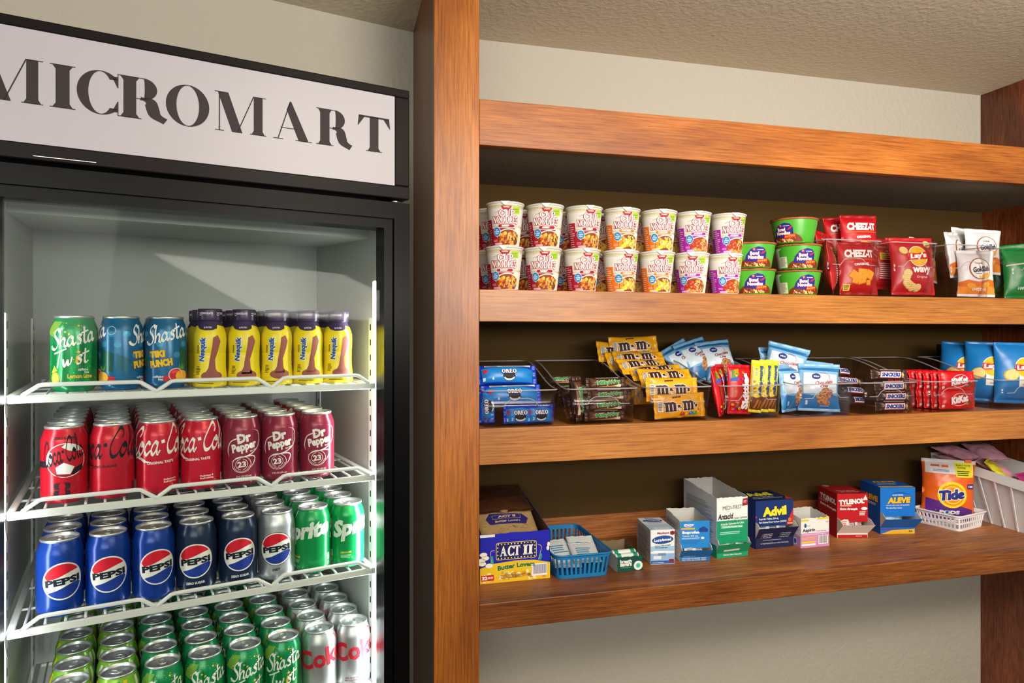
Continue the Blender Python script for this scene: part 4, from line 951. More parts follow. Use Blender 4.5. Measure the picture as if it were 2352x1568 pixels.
def bar_art(A, h):
    B = Art(); B.put(A); B.rect('p#d8d8d4', -.03, h - .0022, .034, h - .0008, 2); return B
milky = make_bag('candy_bar', 'candy bar', .112, .028, .022, 'g#3c2018', bar_art(a_bar('MilkyWay', 'p#2c8c3c', 'p#eef4e8', 'g#5a3420', 'milk'), .028), 'u', .001, 3, .011, .02, pw=4, nL=16, nW=10)
snick = make_bag('candy_bar', 'candy bar', .112, .029, .022, 'g#3c2620', bar_art(a_bar('SNICKERS', 'p#1c3490', 'p#c42c34', 'g#3c2620', 'x'), .029), 'u', .001, 6, .011, .02, pw=4, nL=16, nW=10)
GM, GS = 'brown candy bars in the second bin', 'brown and white candy bars in the sixth bin'
for k, (du, v, dz, rz) in enumerate(((.012, .036, .001, .03), (.016, .037, .027, .05), (.022, .04, .053, .02), (.018, .044, .083, .06))):
    mb_('milky', milky, 1, du, v, dz, 'brown bar with green lettering, %s from bottom of the front stack' % ordinal(k), GM, rz, -.12)
for k in range(9):
    mb_('milky', None, 1, -.022 + .006 * (k % 2), .095 + .022 * k, .004 + .026 * (k % 3) + (.02 if k > 5 else 0), 'brown bar with green lettering, %s of those packed behind the front stack' % ordinal(k), GM, .35 - .2 * (k % 3), -.5)
for k, (du, dz) in enumerate(((-.066, .058), (-.068, .058))): mb_('milky', None, 1, du + .003 * k, .05 + .03 * k, .056 + dz * 0, ('brown bar stood on end in the near corner of its bin', 'brown bar stood on end just behind the corner one')[k], GM, .3, -.1, pi / 2 - .05)
for k, (du, v, dz, rz, rl) in enumerate(((.03, .038, .001, -.12, 0), (.034, .039, .0295, -.1, 0), (.03, .042, .0585, -.1, 0), (.024, .047, .09, -.14, .02))):
    mb_('snick', snick, 5, du, v, dz, 'brown and white bar, %s from bottom of the front stack' % ordinal(k), GS, rz, -.12, rl)
for k in range(8):
    mb_('snick', None, 5, -.040 + .006 * (k % 2), .095 + .022 * k, .006 + .027 * (k % 4), 'brown and white bar, %s of the jumbled ones behind the stack' % ordinal(k), GS, .5 - .3 * (k % 3), -.5, .1)
# chocolate candy bags
def a_mm():
    A = Art(); BRN = 'p#3c2018'
    def em(x, s_, q):
        for i in range(3): q.rect(BRN, x + i * .0105 * s_, 0, x + (i * .0105 + .0072) * s_, .021 * s_); q.rect(BRN, x + (i * .0105 - .0012) * s_, 0, x + (i * .0105 + .0084) * s_, .0036 * s_)
        q.poly(BRN, [(x - .003 * s_, .0235 * s_), (x + .0072 * s_, .0235 * s_), (x + .0072 * s_, .019 * s_), (x - .003 * s_, .0195 * s_)])
        for i in range(2): q.ring(BRN, x + (i * .0105 + .0089) * s_, .0155 * s_, .0089 * s_, .0085 * s_, .006 * s_, 1, 12, 0, 0, 180)
    q = Art(); em(0, 1.05, q); q.text(BRN, '&', .0395, .009, .014, .015, .06, l=1); em(.052, 1.05, q); q.text(BRN, "'s", .089, .0125, .011, .012, .05, l=1)
    S = Art(); S.put(q, -.048, .017, 1, 1, rot=2); A.outlined(S, 'p#f4f0ea', .0015, 3)
    for it in S.it: A.add(it[0], it[2], it[3], 6)
    A.text(BRN, 'peanut', -.012, .0545, .026, .0065, .04, rot=3, l=4)
    A.rrect('p#e4e0d4', -.066, .018, -.054, .046, .001, 3); A.lines('p#6c5c40', -.065, .02, -.055, .044, 6, 4)
    for x, y, c_ in ((.0, .011, 'p#d02c24'), (.012, .0095, 'p#e8a020'), (.026, .0115, 'p#2c84c8'), (.038, .011, 'p#3ca040'), (.049, .013, 'p#e8a020'), (.056, .022, 'p#c89a58')): A.ell(c_, x, y, .0065, .0048, 8, 14, 10); A.ell('p#f4f0ea', x - .0015, y + .0015, .0015, .0008, 9, 8)
    return A
mms = make_bag('candy_bag', 'candy bag', .152, .064, .026, 'g#f0ac1c', a_mm(), 'u', .0022, 9, .012, .03, pw=3)
GY = 'yellow candy bags in the third bin'
for k, (du, v, dz, rz, tl, rl, t) in enumerate((
    (.012, .036, .001, .06, -.12, -.02, 'lowest at the bin front'), (.0, .056, .042, .02, -.16, .02, 'second up at the bin front'), (.004, .084, .078, -.05, -.75, .02, 'lying back above the two front ones'),
    (-.004, .118, .094, -.12, -.95, -.04, 'third layer back, lying nearly flat'), (-.022, .158, .108, .1, -.9, .03, 'fourth layer back, lying nearly flat'), (-.02, .2, .125, -.08, -.8, .02, 'fifth layer back under the topmost'),
    (-.012, .262, .152, -.04, -.3, -.03, 'topmost, standing at the back'), (-.05, .272, .135, .15, -.4, .05, 'behind the topmost, half hidden'), (-.03, .232, .115, .1, -.6, -.05, 'under the topmost, darkly shaded'), (-.045, .17, .03, .0, -.5, .0, 'buried low in the bin'), (.0, .13, .03, .0, -.5, .0, 'buried low in the middle of the bin'))):
    mb_('mms', mms, 2, du, v, dz, 'yellow peanut candy bag, ' + t, GY, rz, tl, rl)
# fruit sweets and peanut bars
def a_skit():
    A = Art(); A.text('p#f6f2f2', 'Skittles', .010, .062, .098, .025, .06, rot=90, l=6, out=('p#8c0c18', .0006, .02))
    A.poly('p#2c9c3c', [(-.03, .096), (-.012, .102), (-.006, .122), (-.028, .118)], 2); A.poly('p#f08c1c', [(-.024, .108), (-.008, .112), (-.008, .123), (-.022, .12)], 3); A.poly('p#3c54b8', [(-.034, .088), (-.012, .09), (-.012, .1), (-.034, .096)], 3)
    rd = random.Random(4)
    for k in range(26): A.ell(rd.choice(['p#e8c02c', 'p#2ca03c', 'p#e87c1c', 'p#7c3ca0', 'p#d8242c']), rd.uniform(-.032, .03), rd.uniform(.012, .034) if k % 3 else rd.uniform(.09, .115), .0036, .0032, 5, 10)
    A.text('p#e8a82c', 'Original', -.022, .06, .026, .006, .0, rot=90, l=4); return A
def a_butter():
    A = Art(); A.rect('p#c8c8b8', -.0155, .03, -.0125, .125, 2); A.poly('p#6a3818', [(-.016, .008), (.016, .008), (.016, .046), (-.002, .04), (-.016, .044)], 2); A.poly('p#b8702c', [(-.008, .012), (-.002, .012), (.006, .036), (.001, .036)], 3); A.poly('p#b8702c', [(.004, .012), (.008, .012), (.013, .034), (.009, .034)], 3)
    A.text('p#1c4c9c', 'Butterfinger', .0075, .086, .084, .012, .05, rot=-90, l=4)
    for x, y in ((-.006, .056), (-.008, .066), (-.004, .075), (-.009, .084)): A.ell('p#a86c2c', x, y, .0042, .0032, 3, 10, 30); A.ell('p#d89c4c', x, y + .0005, .0028, .002, 4, 10, 30)
    A.lines('p#6c7c8c', -.008, .1, -.003, .122, 6, 3); return A
skit = make_bag('candy_bag', 'candy bag', .078, .134, .026, 'g#c8101c', a_skit(), 'v', .002, 3, .009, .03, pw=3)
butter = make_bag('candy_bar', 'candy bar', .037, .142, .02, 'g#ecd820', a_butter(), 'v', .0012, 4, .011, .03, pw=4, nL=18, nW=10)
G4_ = 'red sweets bags in the fourth bin'
mb_('skit', skit, 3, -.022, .048, .002, 'red fruit candy bag facing forward beside the yellow bars', G4_, .12, -.06, .05)
mb_('skit', None, 3, -.056, .075, .002, 'red fruit candy bag turned half sideways behind the front one', G4_, .75, -.08, .05)
mb_('skit', None, 3, -.07, .052, .0, 'red fruit candy bag slumped in the bin corner', G4_, .8, -.16, -.06)
for k, (du, v, r_) in enumerate(((.026, .04, .10), (.052, .044, .11), (.078, .05, .10))): mb_('butter', butter, 3, du - .006, v, .002, ('yellow peanut bar touching the red bag', 'yellow peanut bar between two other yellow bars', 'yellow peanut bar nearest the pale blue bags')[k], 'yellow peanut bars in the fourth bin', -.2, -.06, r_)
# mini cookie bags
def a_cook():
    A = Art(); A.poly('g#2c78b8', [(-.058, .008), (.058, .008), (.058, .042), (.02, .05), (-.02, .044), (-.058, .05)], 1); A.poly('g#2c70b0', [(-.058, .116), (.058, .112), (.058, .122), (-.058, .122)], 1); A.poly('g#dcebf6', [(-.045, .05), (.045, .052), (.046, .104), (-.044, .108)], 1)
    A.ell('p#1c2c7c', -.012, .098, .012, .0085, 3); A.text('p#e8ecf4', 'Mini', -.012, .098, .014, .005, .02, l=5); A.ring('p#b83c34', .006, .096, .02, .013, .0012, 3, a0=-30, a1=110)
    A.text('p#a83428', 'Chocolate', .008, .082, .048, .010, .02, rot=8, sh=.1, l=5); A.text('p#a83428', 'Chip', .008, .0705, .022, .009, .02, rot=8, sh=.1, l=5)
    rd = random.Random(3)
    for x, y in ((.0, .026), (.016, .024), (.008, .034), (-.004, .04), (.018, .042), (.006, .05), (.022, .056), (.012, .06)):
        A.ell('p#a86c3c', x, y, .011, .0065, 3, 14, rd.uniform(-20, 20)); A.ell('p#c88c54', x, y + .001, .0095, .005, 4, 14)
        for k in range(4): A.ell('p#4c2814', x + rd.uniform(-.006, .006), y + rd.uniform(-.003, .004), .0016, .0012, 5, 6)
    A.ring('p#c83c34', .024, .046, .009, .009, .0012, 6); A.lines('p#dce8f4', .0, .014, .03, .017, 1, 4); A.rect('p#c8d8e8', -.04, .018, -.034, .03, 3); return A
cook = make_bag('cookie_bag', 'snack bag', .116, .134, .04, 'g#7cb4dc', a_cook(), 'v', .0028, 7, .009, .10)
GC = 'pale blue cookie bags in the fourth and fifth bins'
for k, (i, du, v, dz, rz, tl, rl, t) in enumerate(((4, .012, .062, .002, -.34, -.1, .03, 'at the front, showing its whole face'), (4, -.05, .088, .002, .35, -.1, -.03, 'beside the yellow bars, turned sideways'), (4, -.02, .135, .03, .06, -.12, .05, 'second from the front'), (4, -.04, .17, .05, .1, -.12, -.03, 'third from the front, tallest of the upright ones'),
    (4, -.075, .125, .042, -.5, -.1, .25, 'leaning between the upright ones and the flat ones'), (4, .04, .122, .001, -.1, -.1, .12, 'squeezed behind the front one toward the brown bars'), (3, .052, .235, .072, -.05, -.45, -.12, 'slanted at the back behind the yellow bars'), (3, .008, .25, .066, .0, -.5, -.3, 'slanted at the back behind the red sweets'), (3, -.02, .265, .05, .1, -.5, -.45, 'tipped farthest over at the back'))):
    mb_('cook', cook, i, du, v, dz, 'pale blue cookie bag ' + t, GC, rz, tl, rl)
# wafer packs
def a_kit():
    A = Art(); W = 'p#f6f2f0'; A.ring(W, .004, .028, .028, .0185, .0014, 2, 32, 12); A.text(W, 'KitKat', .002, .0285, .056, .021, .07, rot=10, sh=.2, l=6, out=('p#c00c18', .0012, .04))
    A.poly('p#7a4a2c', [(.02, .008), (.034, .01), (.046, .02), (.036, .024), (.022, .016)], 3); A.poly('p#b88458', [(.022, .012), (.03, .013), (.031, .019), (.023, .018)], 4); A.rect('p#e8d8d0', -.05, .006, -.044, .013, 3); return A
kit = make_bag('wafer_pack', 'candy bar', .116, .056, .017, 'g#d80c18', a_kit(), 'u', .001, 2, .009, .01, pw=4)
for layer in range(2):
    for k in range(8):
        mb_('kit', kit, 6, .036 - .0068 * k + .004 * layer, .036 + .02 * k + .004 * layer, .001 + .0545 * layer, 'red wafer pack, %s layer, %s from the front' % (('lower', 'upper')[layer], ordinal(k)), 'red wafer packs in the seventh bin', -.12, -.1)
# blue chip bags
for k, (du, v, dz, rz, tl, rl, t) in enumerate(((.046, .078, .004, -.3, -.06, .03, 'at the front, label facing out'), (-.006, .13, .004, -.75, -.08, .05, 'half hidden behind the front blue one'), (-.035, .2, .0, -.8, -.1, .08, 'at the back of its bin'))):
    mb_('blue', bag_blue, 7, du, v, dz, 'blue potato chip bag ' + t, 'blue chip bags in the last bin', rz, tl, rl)
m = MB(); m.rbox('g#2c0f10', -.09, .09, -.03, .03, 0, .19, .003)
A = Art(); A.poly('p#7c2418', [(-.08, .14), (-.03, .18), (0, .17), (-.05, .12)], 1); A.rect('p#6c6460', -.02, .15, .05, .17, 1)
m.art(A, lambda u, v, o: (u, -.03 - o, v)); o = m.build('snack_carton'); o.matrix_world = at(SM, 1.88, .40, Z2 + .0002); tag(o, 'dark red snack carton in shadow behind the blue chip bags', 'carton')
# ------------------------------------------------------------------ counter: cartons, baskets, medicine
CZ = Z3 + .0002
def carton(name, label, cat, px, v, w_, d, h, c_, F_=None, L_=None, T_=None, open_=False, chute=None, rz=0, hb=None, front_cut=None, inner='p#c9c7c4'):
    # c_: colours of front, left, right, top, back; hb: height at the back; chute: (z of flap foot, z of upper panel's lower edge, reach, flap colour, flap art)
    u = su(px, v); o = thing(name, label, cat, at(SM, u - sin(rz) * d / 2, v + cos(rz) * d / 2, CZ, rz)); x = w_ / 2; y = d / 2; T = .0011; hb = hb or h; rd = random.Random(int(px))
    m = MB(); cf, cl, cr, ct, cb = c_
    def wall(mt, P, N):                                            # P: outer quad bl br tr tl; N inward
        Q = [(p[0] + N[0] * T, p[1] + N[1] * T, p[2]) for p in P]; m.hexa(mt, P + Q); e = .00015
        m.faces(inner, [(p[0] + N[0] * e, p[1] + N[1] * e, p[2]) for p in Q], [(3, 2, 1, 0)])
    def torn(mt, a, b_, za, zb, N):                                # a wall whose upper edge is torn
        n = 14 if open_ else 1; pt = None
        for k in range(n + 1):
            t = k / n; j = rd.uniform(-.0016, .0016) if open_ and 0 < k < n else 0; p = (a[0] + (b_[0] - a[0]) * t, a[1] + (b_[1] - a[1]) * t, za + (zb - za) * t + j)
            if pt: wall(mt, [(pt[0], pt[1], z0), (p[0], p[1], z0), p, pt], N)
            pt = p
    z0 = chute[1] if chute else 0; torn(cf, (-x, -y), (x, -y), h, h, (0, 1))
    z0 = 0; torn(cl, (-x, y), (-x, -y), hb, h, (1, 0)); torn(cr, (x, -y), (x, y), h, hb, (-1, 0)); torn(cb, (x, y), (-x, y), hb, hb, (0, -1))
    m.box(cb, -x + T, x - T, -y + T, y - T, .0002, .0014)
    if not open_: m.box(ct, -x, x, -y, y, h + .0001, h + .0012)
    if F_: m.art(F_, lambda a, b_, q: (a, -y - q, b_))
    if L_: m.art(L_, lambda a, b_, q: (-x - q, -a, b_))              # a runs back to front: -d/2 is the back
    if T_: m.art(T_, lambda a, b_, q: (a, b_ - y, h + .0013 + q))
    m.build('carton_body', o)
    if chute:
        zf, zu, p_, fc, FA_ = chute; m = MB()
        if zf > 0: m.box(fc, -x, x, -y, -y + T, 0, zf)
        m.hexa(fc, [(-x, -y, zf), (x, -y, zf), (x, -y + T, zf), (-x, -y + T, zf), (-x * 1.04, -y - p_, zu), (x * 1.04, -y - p_, zu), (x * 1.04, -y - p_ + T, zu), (-x * 1.04, -y - p_ + T, zu)])
        for s_ in (-1, 1):
            X0, X1 = sorted((s_ * x, s_ * (x - T))); P = [(-y + .0002, zf), (-y - p_ + .002, zu - .001), (-y - p_ * .4, zu + .012), (-y + .0002, zu + .014)]
            m.loft('p#dcdad8', [[(X0, a, b_) for a, b_ in P], [(X1, a, b_) for a, b_ in P]], True, False, True, True)
        if FA_:
            L_ = sqrt(p_ * p_ + (zu - zf) ** 2); m.art(FA_, lambda a, b_, q: (a, -y - p_ * max(0, (b_ - zf)) / (zu - zf) - q * 1.5, b_))
        m.build('dispenser_flap', o)
    return o, u
def sachet(key, w_, h, col, ink, P, label, grp, rz=0, tilt=-.6, roll=0, t=.006):
    def mk():
        A = Art(); A.lines(ink, -w_ * .3, h * .3, w_ * .3, h * .7, 4, 2, 1)
        return make_bag('sachet', 'packet', w_, h, t, col, A, 'v', .0012, 3, .005, .0, nL=10, nW=8)()
    return place('sachet' + key, mk, at(SM, P[0], P[1], P[2], rz, tilt, roll), label, grp)
W = 'p#f2f0ec'
# popcorn
A = Art(); h = .127; x = .094
A.poly('p#e8c01c', [(-x, .0003), (x, .0003), (x, .042), (.05, .052), (0, .054), (-.06, .05), (-x, .04)], 1)
rd = random.Random(2)
for k in range(60): A.ell(rd.choice(['p#f4e4a0', 'p#e8b83c', 'p#fbf2d0', 'p#d89c2c']), rd.uniform(-x + .01, x - .01), rd.uniform(.006, .026), rd.uniform(.003, .007), rd.uniform(.003, .005), 2, 9)
for cx_, cy_ in ((-.085, .075), (-.08, .066), (-.088, .052), (.09, .09), (.088, .08), (-.07, .046), (-.09, .06)): A.ell('p#f6f0dc', cx_, cy_, .010 if cx_ < 0 else .004, .006, 2, 12)
A.rrect('p#e8c83c', -.052, .058, .057, .103, .006, 3); A.rrect('p#181c60', -.0505, .0595, .0555, .1015, .005, 4)
for k in range(12): 
    for y_ in (.0625, .0985): A.ell('p#f8e8a0', -.046 + k * .0088, y_, .0017, None, 5, 8)
for k in range(3):
    for x_ in (-.0475, .0525): A.ell('p#f8e8a0', x_, .071 + k * .0095, .0017, None, 5, 8)
for (t_, x0, w_) in (('ACT', -.041, .052), ('II', .020, .026)):
    S, wd = serif_word(t_, .08, W, st=.3, hr=.12, sf=.08); A.put(S, x0, .0675, w_ / wd, .026, sh=.05, dl=5)
A.poly('p#2c9c98', [(-.066, .05), (-.058, .05), (-.06, .07), (-.067, .068)], 3); A.poly('p#2c9c98', [(.064, .05), (.07, .052), (.072, .066), (.066, .068)], 3); A.stroke('p#e8c83c', [(-.062, .05), (-.066, .08), (-.056, .084)], .0012, 3); A.stroke('p#e8c83c', [(.062, .052), (.07, .084), (.06, .092)], .0012, 3)
A.text('p#1c6c3c', 'Butter Lovers', .002, .042, .1, .013, .045, rot=3, arc=-1, l=4, out=('p#f4dc6c', .001, .03))
A.rrect('p#eceae8', .044, .010, .086, .042, .002, 4)
for k in range(24): A.rect('p#3c4c8c', .048 + k * .0015, .015, .048 + k * .0015 + (.0009 if k % 3 else .0005), .039, 5)
A.rect('p#c8201c', -.091, .007, -.058, .022, 4); A.text(W, '32', -.082, .0145, .014, .0095, .05, l=6); A.text(W, 'BAGS', -.067, .0148, .014, .005, .05, l=6); A.lines('p#8c6c1c', -.04, .01, .035, .02, 3, 4)
A.rect('p#e8e8ec', -x, h - .008, -.055, h - .001, 2)
POP, pu = carton('popcorn_carton', 'open blue and yellow popcorn carton beside the upright post', 'carton', 1184, .125, .188, .27, h, ('p#1a1fb0', 'p#1a1fb0', 'p#1a1fb0', 'p#1a1fb0', 'p#5a4428'), A, open_=True, hb=.168, inner='p#6c5436')
def a_pop():
    A = Art(); PU_ = 'p#2c2470'; A.poly(PU_, [(-.05, .06), (.05, .056), (.06, .075), (.045, .092), (-.045, .098), (-.058, .08)], 2); A.rrect('p#b89868', -.04, .076, .04, .09, .003, 3); A.rrect(PU_, -.039, .077, .039, .089, .003, 4)
    A.text('p#d8bc90', 'ACT II', .0, .083, .05, .008, .05, l=6); A.text('p#d8bc90', 'Butter Lovers', .0, .067, .07, .007, .02, l=6)
    rd = random.Random(6)
    for k in range(50): X, Y = rd.uniform(-.07, .07), rd.uniform(.012, .13); A.stroke('p#5a4630' if k % 2 else 'p#d8c090', [(X + .006 * cos(q), Y + .004 * sin(q * 1.3 + k)) for q in (0, 1, 2, 3, 4)], .0007, 1, n=3)
    return A
popbag = make_bag('popcorn_bag', 'popcorn bag', .158, .148, .022, 'p#a88a5c', a_pop(), 'v', .0016, 4, .008, .0); popdark = make_bag('popcorn_bag', 'popcorn bag', .164, .15, .024, 'k#4a2c1c', None, 'v', .003, 8, .008, .0)
put('pop', popbag, pu, .148, CZ + .092, 'printed kraft popcorn bag lying on top in the open carton', 'popcorn bags', .04, -1.02)
for k in range(3): put('popdark', popdark, pu - .003, .215 + .006 * k, CZ + .1 + .027 * k, 'brown wrapped popcorn bag, %s behind the printed one' % ordinal(k), 'popcorn bags', .015 * k, -1.3)
for k in range(2): put('popdark', None, pu, .16 + .05 * k, CZ + .02 + .034 * k, ('brown wrapped popcorn bag low in the carton front', 'brown wrapped popcorn bag low at the carton back')[k], 'popcorn bags', 0, -1.5)

def basket(name, label, cat, M, w_, d, h, col, bands, step, flare=.9, r=.02, bar=.5, rim=.004, hb=None):
    o = thing(name, label, cat, M); T = .0022; hb = hb or h
    zt = lambda y: h + (hb - h) * max(0, min(1, (y + d / 2) / d))
    def ring(f, off=0):
        k = flare + (1 - flare) * f; P = rrect_ring(w_ * k + 2 * off, d * (k * .5 + .5) + 2 * off, r + off, 0); return [(a, b_, zt(b_) * f) for a, b_, c in P]
    m = MB()
    for f0, f1 in bands:
        A_, B_, C_, D_ = ring(f0), ring(f1), ring(f1, -T), ring(f0, -T); m.loft(col, [A_, B_, C_, D_, A_], True, False)
    b_ = ring(0, -T * .5); m.loft(col, [b_, [(p[0], p[1], p[2] + .002) for p in b_]], True, False, True, True)
    m.build('basket_body', o)
    m = MB(); m.tube(col, ring(1, .0012), rim / 2, 6, True); m.build('basket_rim', o)
    m = MB(); lo = ring(0, -.0003); hi = ring(1, -.0003); n = len(lo); L = [0]
    for k in range(n): a, c = hi[k], hi[(k + 1) % n]; L.append(L[-1] + sqrt((a[0] - c[0]) ** 2 + (a[1] - c[1]) ** 2))
    N = int(L[-1] / step)
    def pt(R_, s_):
        s_ = s_ % L[-1]
        for k in range(n):
            if L[k] <= s_ <= L[k + 1]:
                t = (s_ - L[k]) / (L[k + 1] - L[k] or 1); a, c = R_[k], R_[(k + 1) % n]; return Vector(a) * (1 - t) + Vector(c) * t
        return Vector(R_[0])
    for i in range(N):
        s0 = L[-1] * i / N; hw = step * bar / 2
        V = [pt(lo, s0 - hw), pt(lo, s0 + hw), pt(hi, s0 + hw), pt(hi, s0 - hw)]; c = Vector((0, 0, 0)); q = [Vector((-p.x, -p.y, 0)).normalized() * (T - .0004) for p in V]
        m.hexa(col, V + [V[k] + q[k] for k in range(4)])
    m.build('lattice_wall', o)
    return o
BB_ = 'l#1878b4'; bu = su(1343, .10)
basket('plastic_basket', 'blue slotted plastic basket with white packets beside the popcorn carton', 'basket', at(SM, bu, .10 + .14, CZ, 0), .16, .28, .062, BB_, ((0, .16), (.84, 1)), .0135, .9, .022, .5, .005)
for k, (du, v, dz, rz, tl) in enumerate(((-.03, .16, .03, .15, -1.25), (.03, .165, .03, -.1, -1.2), (-.035, .13, .022, -.2, -1.35), (.02, .125, .032, -.12, -1.3), (.0, .2, .02, .3, -1.4))):
    sachet('wipe', .075, .095, 'p#dfe2e4', 'p#3c94b8', (bu + du, v, CZ + dz), 'white packet with teal print, ' + ('back of the blue basket, nearer the popcorn', 'back of the blue basket, nearer the mints', 'front, under its neighbour', 'front, lying uppermost', 'lowest, under all the others')[k], 'white packets in the blue basket', rz, tl)
# mints
A = Art(); A.text(W, 'breath', -.012, .028, .034, .0095, .04, l=3); A.text(W, 'savers', -.012, .0185, .034, .0085, .04, l=3); A.text('p#3cc8a0', 'Wintergreen', -.012, .0105, .03, .0035, .02, l=3); A.ell('p#e8ecec', .024, .014, .013, .0125, 2); A.ell('p#2cc09c', .024, .014, .0065, .0062, 3)
MI, mu = carton('mint_carton', 'small open dark green mint carton beside the blue basket', 'carton', 1447, .12, .076, .12, .04, ('p#0e4a3c', 'p#c8ccc8', 'p#0e4a3c', 'p#0e4a3c', 'p#5c4c38'), A, open_=True, hb=.05, inner='p#7c6a50')
def roll():
    o = thing('mint_roll', None, 'mints'); m = MB(); m.lathe('g#dfe8e4', [(0, 0), (.009, 0), (.0098, .002), (.0098, .066), (.009, .068), (0, .068)], 24)
    A = Art(); A.rect('p#1c8c70', -.031, .004, .031, .016, 1); A.rect('p#1c8c70', -.031, .052, .031, .064, 1); A.lines('p#2c4c44', -.012, .02, .004, .05, 6, 2); A.text('p#123c34', 'breath savers', .014, .034, .028, .005, .02, rot=90, l=2)
    m.art(A, wrap([(.0098, 0), (.0098, .07)], .0098), .002); m.build('wrapper', o); return o
for k, (dv, dz) in enumerate(((.024, .032), (.044, .036))): place('roll', roll, at(SM, mu - .034, .12 + dv, CZ + dz) @ Matrix.Rotation(pi / 2, 4, 'Y') @ Matrix.Rotation(R(70), 4, 'Z'), ('green and white mint roll nearer the carton front', 'green and white mint roll behind another roll')[k], 'mint rolls in the green carton')
for k in range(2): place('roll', None, at(SM, mu - .034, .146 + k * .021, CZ + .0125) @ Matrix.Rotation(pi / 2, 4, 'Y'), 'mint roll lying hidden at the bottom, %s from front' % ordinal(k), 'mint rolls in the green carton')
# medicine cartons
def sidecopy(w_, h, col='p#7c8088', frame=False):
    A = Art(); A.lines(col, -w_ * .42, h * .08, w_ * .42, h * .9, int(h / .0042), 1, 5, .3)
    for k in range(4): A.rect('p#2c3038', -w_ * .44, h * (.2 + .2 * k), w_ * .44, h * (.2 + .2 * k) + .0006, 2)
    return A
A = Art(); A.text('p#8c1c2c', 'Medique', .002, .086, .034, .008, .03, rot=2, l=3); A.ell('p#8c1c2c', .028, .0865, .007, .006, 2, 14); A.poly('p#9cc4e4', [(-.034, .036), (.034, .036), (.034, .05), (-.034, .05)], 1)
A.ell('p#1c4c9c', 0, .068, .031, .0115, 3, 28, 4); A.text(W, 'Loradamed', 0, .068, .048, .0085, .035, rot=4, l=5); A.text('p#1c3c7c', '24-Hour Allergy Relief', .0, .0515, .046, .0048, .03, rot=3, l=3); A.lines('p#1c3c7c', -.022, .044, .024, .048, 1, 3)
F2 = Art(); F2.rect('p#2c5ca8', -.034, .001, .034, .010, 1); F2.rect('p#8cb4dc', -.034, .010, .034, .03, 1); F2.rect('p#8c1c2c', .018, .006, .032, .014, 2); F2.rect('p#dfe6ee', -.026, .014, -.004, .023, 2); F2.lines('p#c8d8ec', -.03, .003, .012, .006, 1, 2)
A.put(F2); A.poly('p#eef0f0', [(-.028, .03), (.03, .03), (.03, .036), (-.026, .038)], 3); A.poly('p#6c8cb4', [(-.014, .024), (.01, .024), (.008, .031), (-.012, .031)], 4)
T2 = Art(); T2.rect('p#b8d0e8', -.034, .0, .034, .055, 1); T2.rect('p#e8ecf0', -.02, .004, .024, .022, 2); T2.text('p#6c8cb4', 'Medique', .002, .014, .03, .006, .0, l=3); T2.ell('p#1c4c9c', 0, .09, .029, .014, 2); T2.text(W, 'Loradamed', 0, .09, .044, .009, .03, l=4); T2.text('p#8c1c2c', 'Medique', 0, .114, .032, .008, .02, l=3); T2.text('p#1c3c7c', 'Allergy Relief', 0, .068, .04, .005, .02, l=3)
carton('medicine_carton', 'closed white and blue allergy tablet carton beside the mint carton', 'carton', 1522, .15, .07, .125, .095, ('p#ecedee', 'p#d4d8da', W, 'p#e4e8ec', W), A, sidecopy(.125, .095), T2, rz=R(-8))
A = Art(); A.text(W, 'amazon', -.018, .102, .028, .0065, .02, l=3); A.stroke(W, [(-.029, .0985), (-.02, .0965), (-.010, .098)], .0012, 3); A.rect('p#e8a83c', -.040, .0895, .0, .094, 2); A.text(W, 'Ibuprofen', -.012, .0805, .05, .011, .045, l=3); A.text('p#dcecf8', 'Tablets 200 mg', -.014, .071, .046, .005, .02, l=3); A.lines('p#c4dcf0', -.038, .062, .026, .067, 2, 3); A.poly('p#1c3c8c', [(.012, .082), (.038, .082), (.038, .09), (.026, .098), (.012, .092)], 3); A.lines('p#1c70b8', -.038, .048, .02, .06, 4, 2); A.rrect('p#e4e8ec', .018, .062, .027, .068, .001, 3)
F2 = Art(); F2.text('p#cfe2f2', '50 POUCHES OF 2 COATED TABLETS', -.002, .0085, .07, .0036, .02, l=2); F2.text('p#cfe2f2', 'EACH TOTAL 100 COATED TABLETS', -.002, .0035, .07, .0032, .02, l=2); F2.lines('p#b8d4ec', -.036, .014, .01, .0165, 1, 2)
IB, iu = carton('medicine_carton', 'blue and white ibuprofen dispenser carton with torn open top', 'carton', 1596, .15, .088, .12, .113, ('p#2286d0', 'p#dfe2e2', 'p#2286d0', W, W), A, sidecopy(.12, .113), open_=True, chute=(.012, .037, .022, 'p#1c6cb4', F2), hb=.12, rz=R(-9))
A = Art(); A.text('p#2c2c30', 'MEDI-FIRST', .0, .143, .062, .0115, .0, rot=2, l=3); A.text('p#1c1c20', 'Antacid', -.022, .118, .048, .017, .035, sh=.15, rot=2, l=3); A.text('p#1c1c20', 'Calcium Carbonate', .026, .1125, .044, .0065, .01, rot=2, l=3)
A.rect('p#149468', -.05, .04, .05, .106, 1); A.text(W, 'Antiacido Carbonato de Calcio', -.0, .097, .076, .0065, .02, rot=2, l=3); A.rect('p#6cc8a8', -.036, .084, .034, .091, 2); A.text(W, 'Calcium-Rich Chewable Tablets', .0, .0875, .062, .005, .02, l=4); A.lines('p#b8e4d4', -.04, .066, .04, .075, 2, 3); A.poly('p#9c1c2c', [(.032, .145), (.05, .147), (.05, .168), (.034, .166)], 2); A.lines('p#e4c8c8', .036, .154, .048, .162, 3, 3)
F2 = Art(); F2.rect('p#149468', -.05, .0, .05, .012, 1); F2.poly('p#d8c8c0', [(-.03, .018), (.02, .02), (.02, .026), (-.03, .024)], 2); F2.text(W, 'Calcium Rich Chewable', .0, .008, .06, .004, .02, l=3)
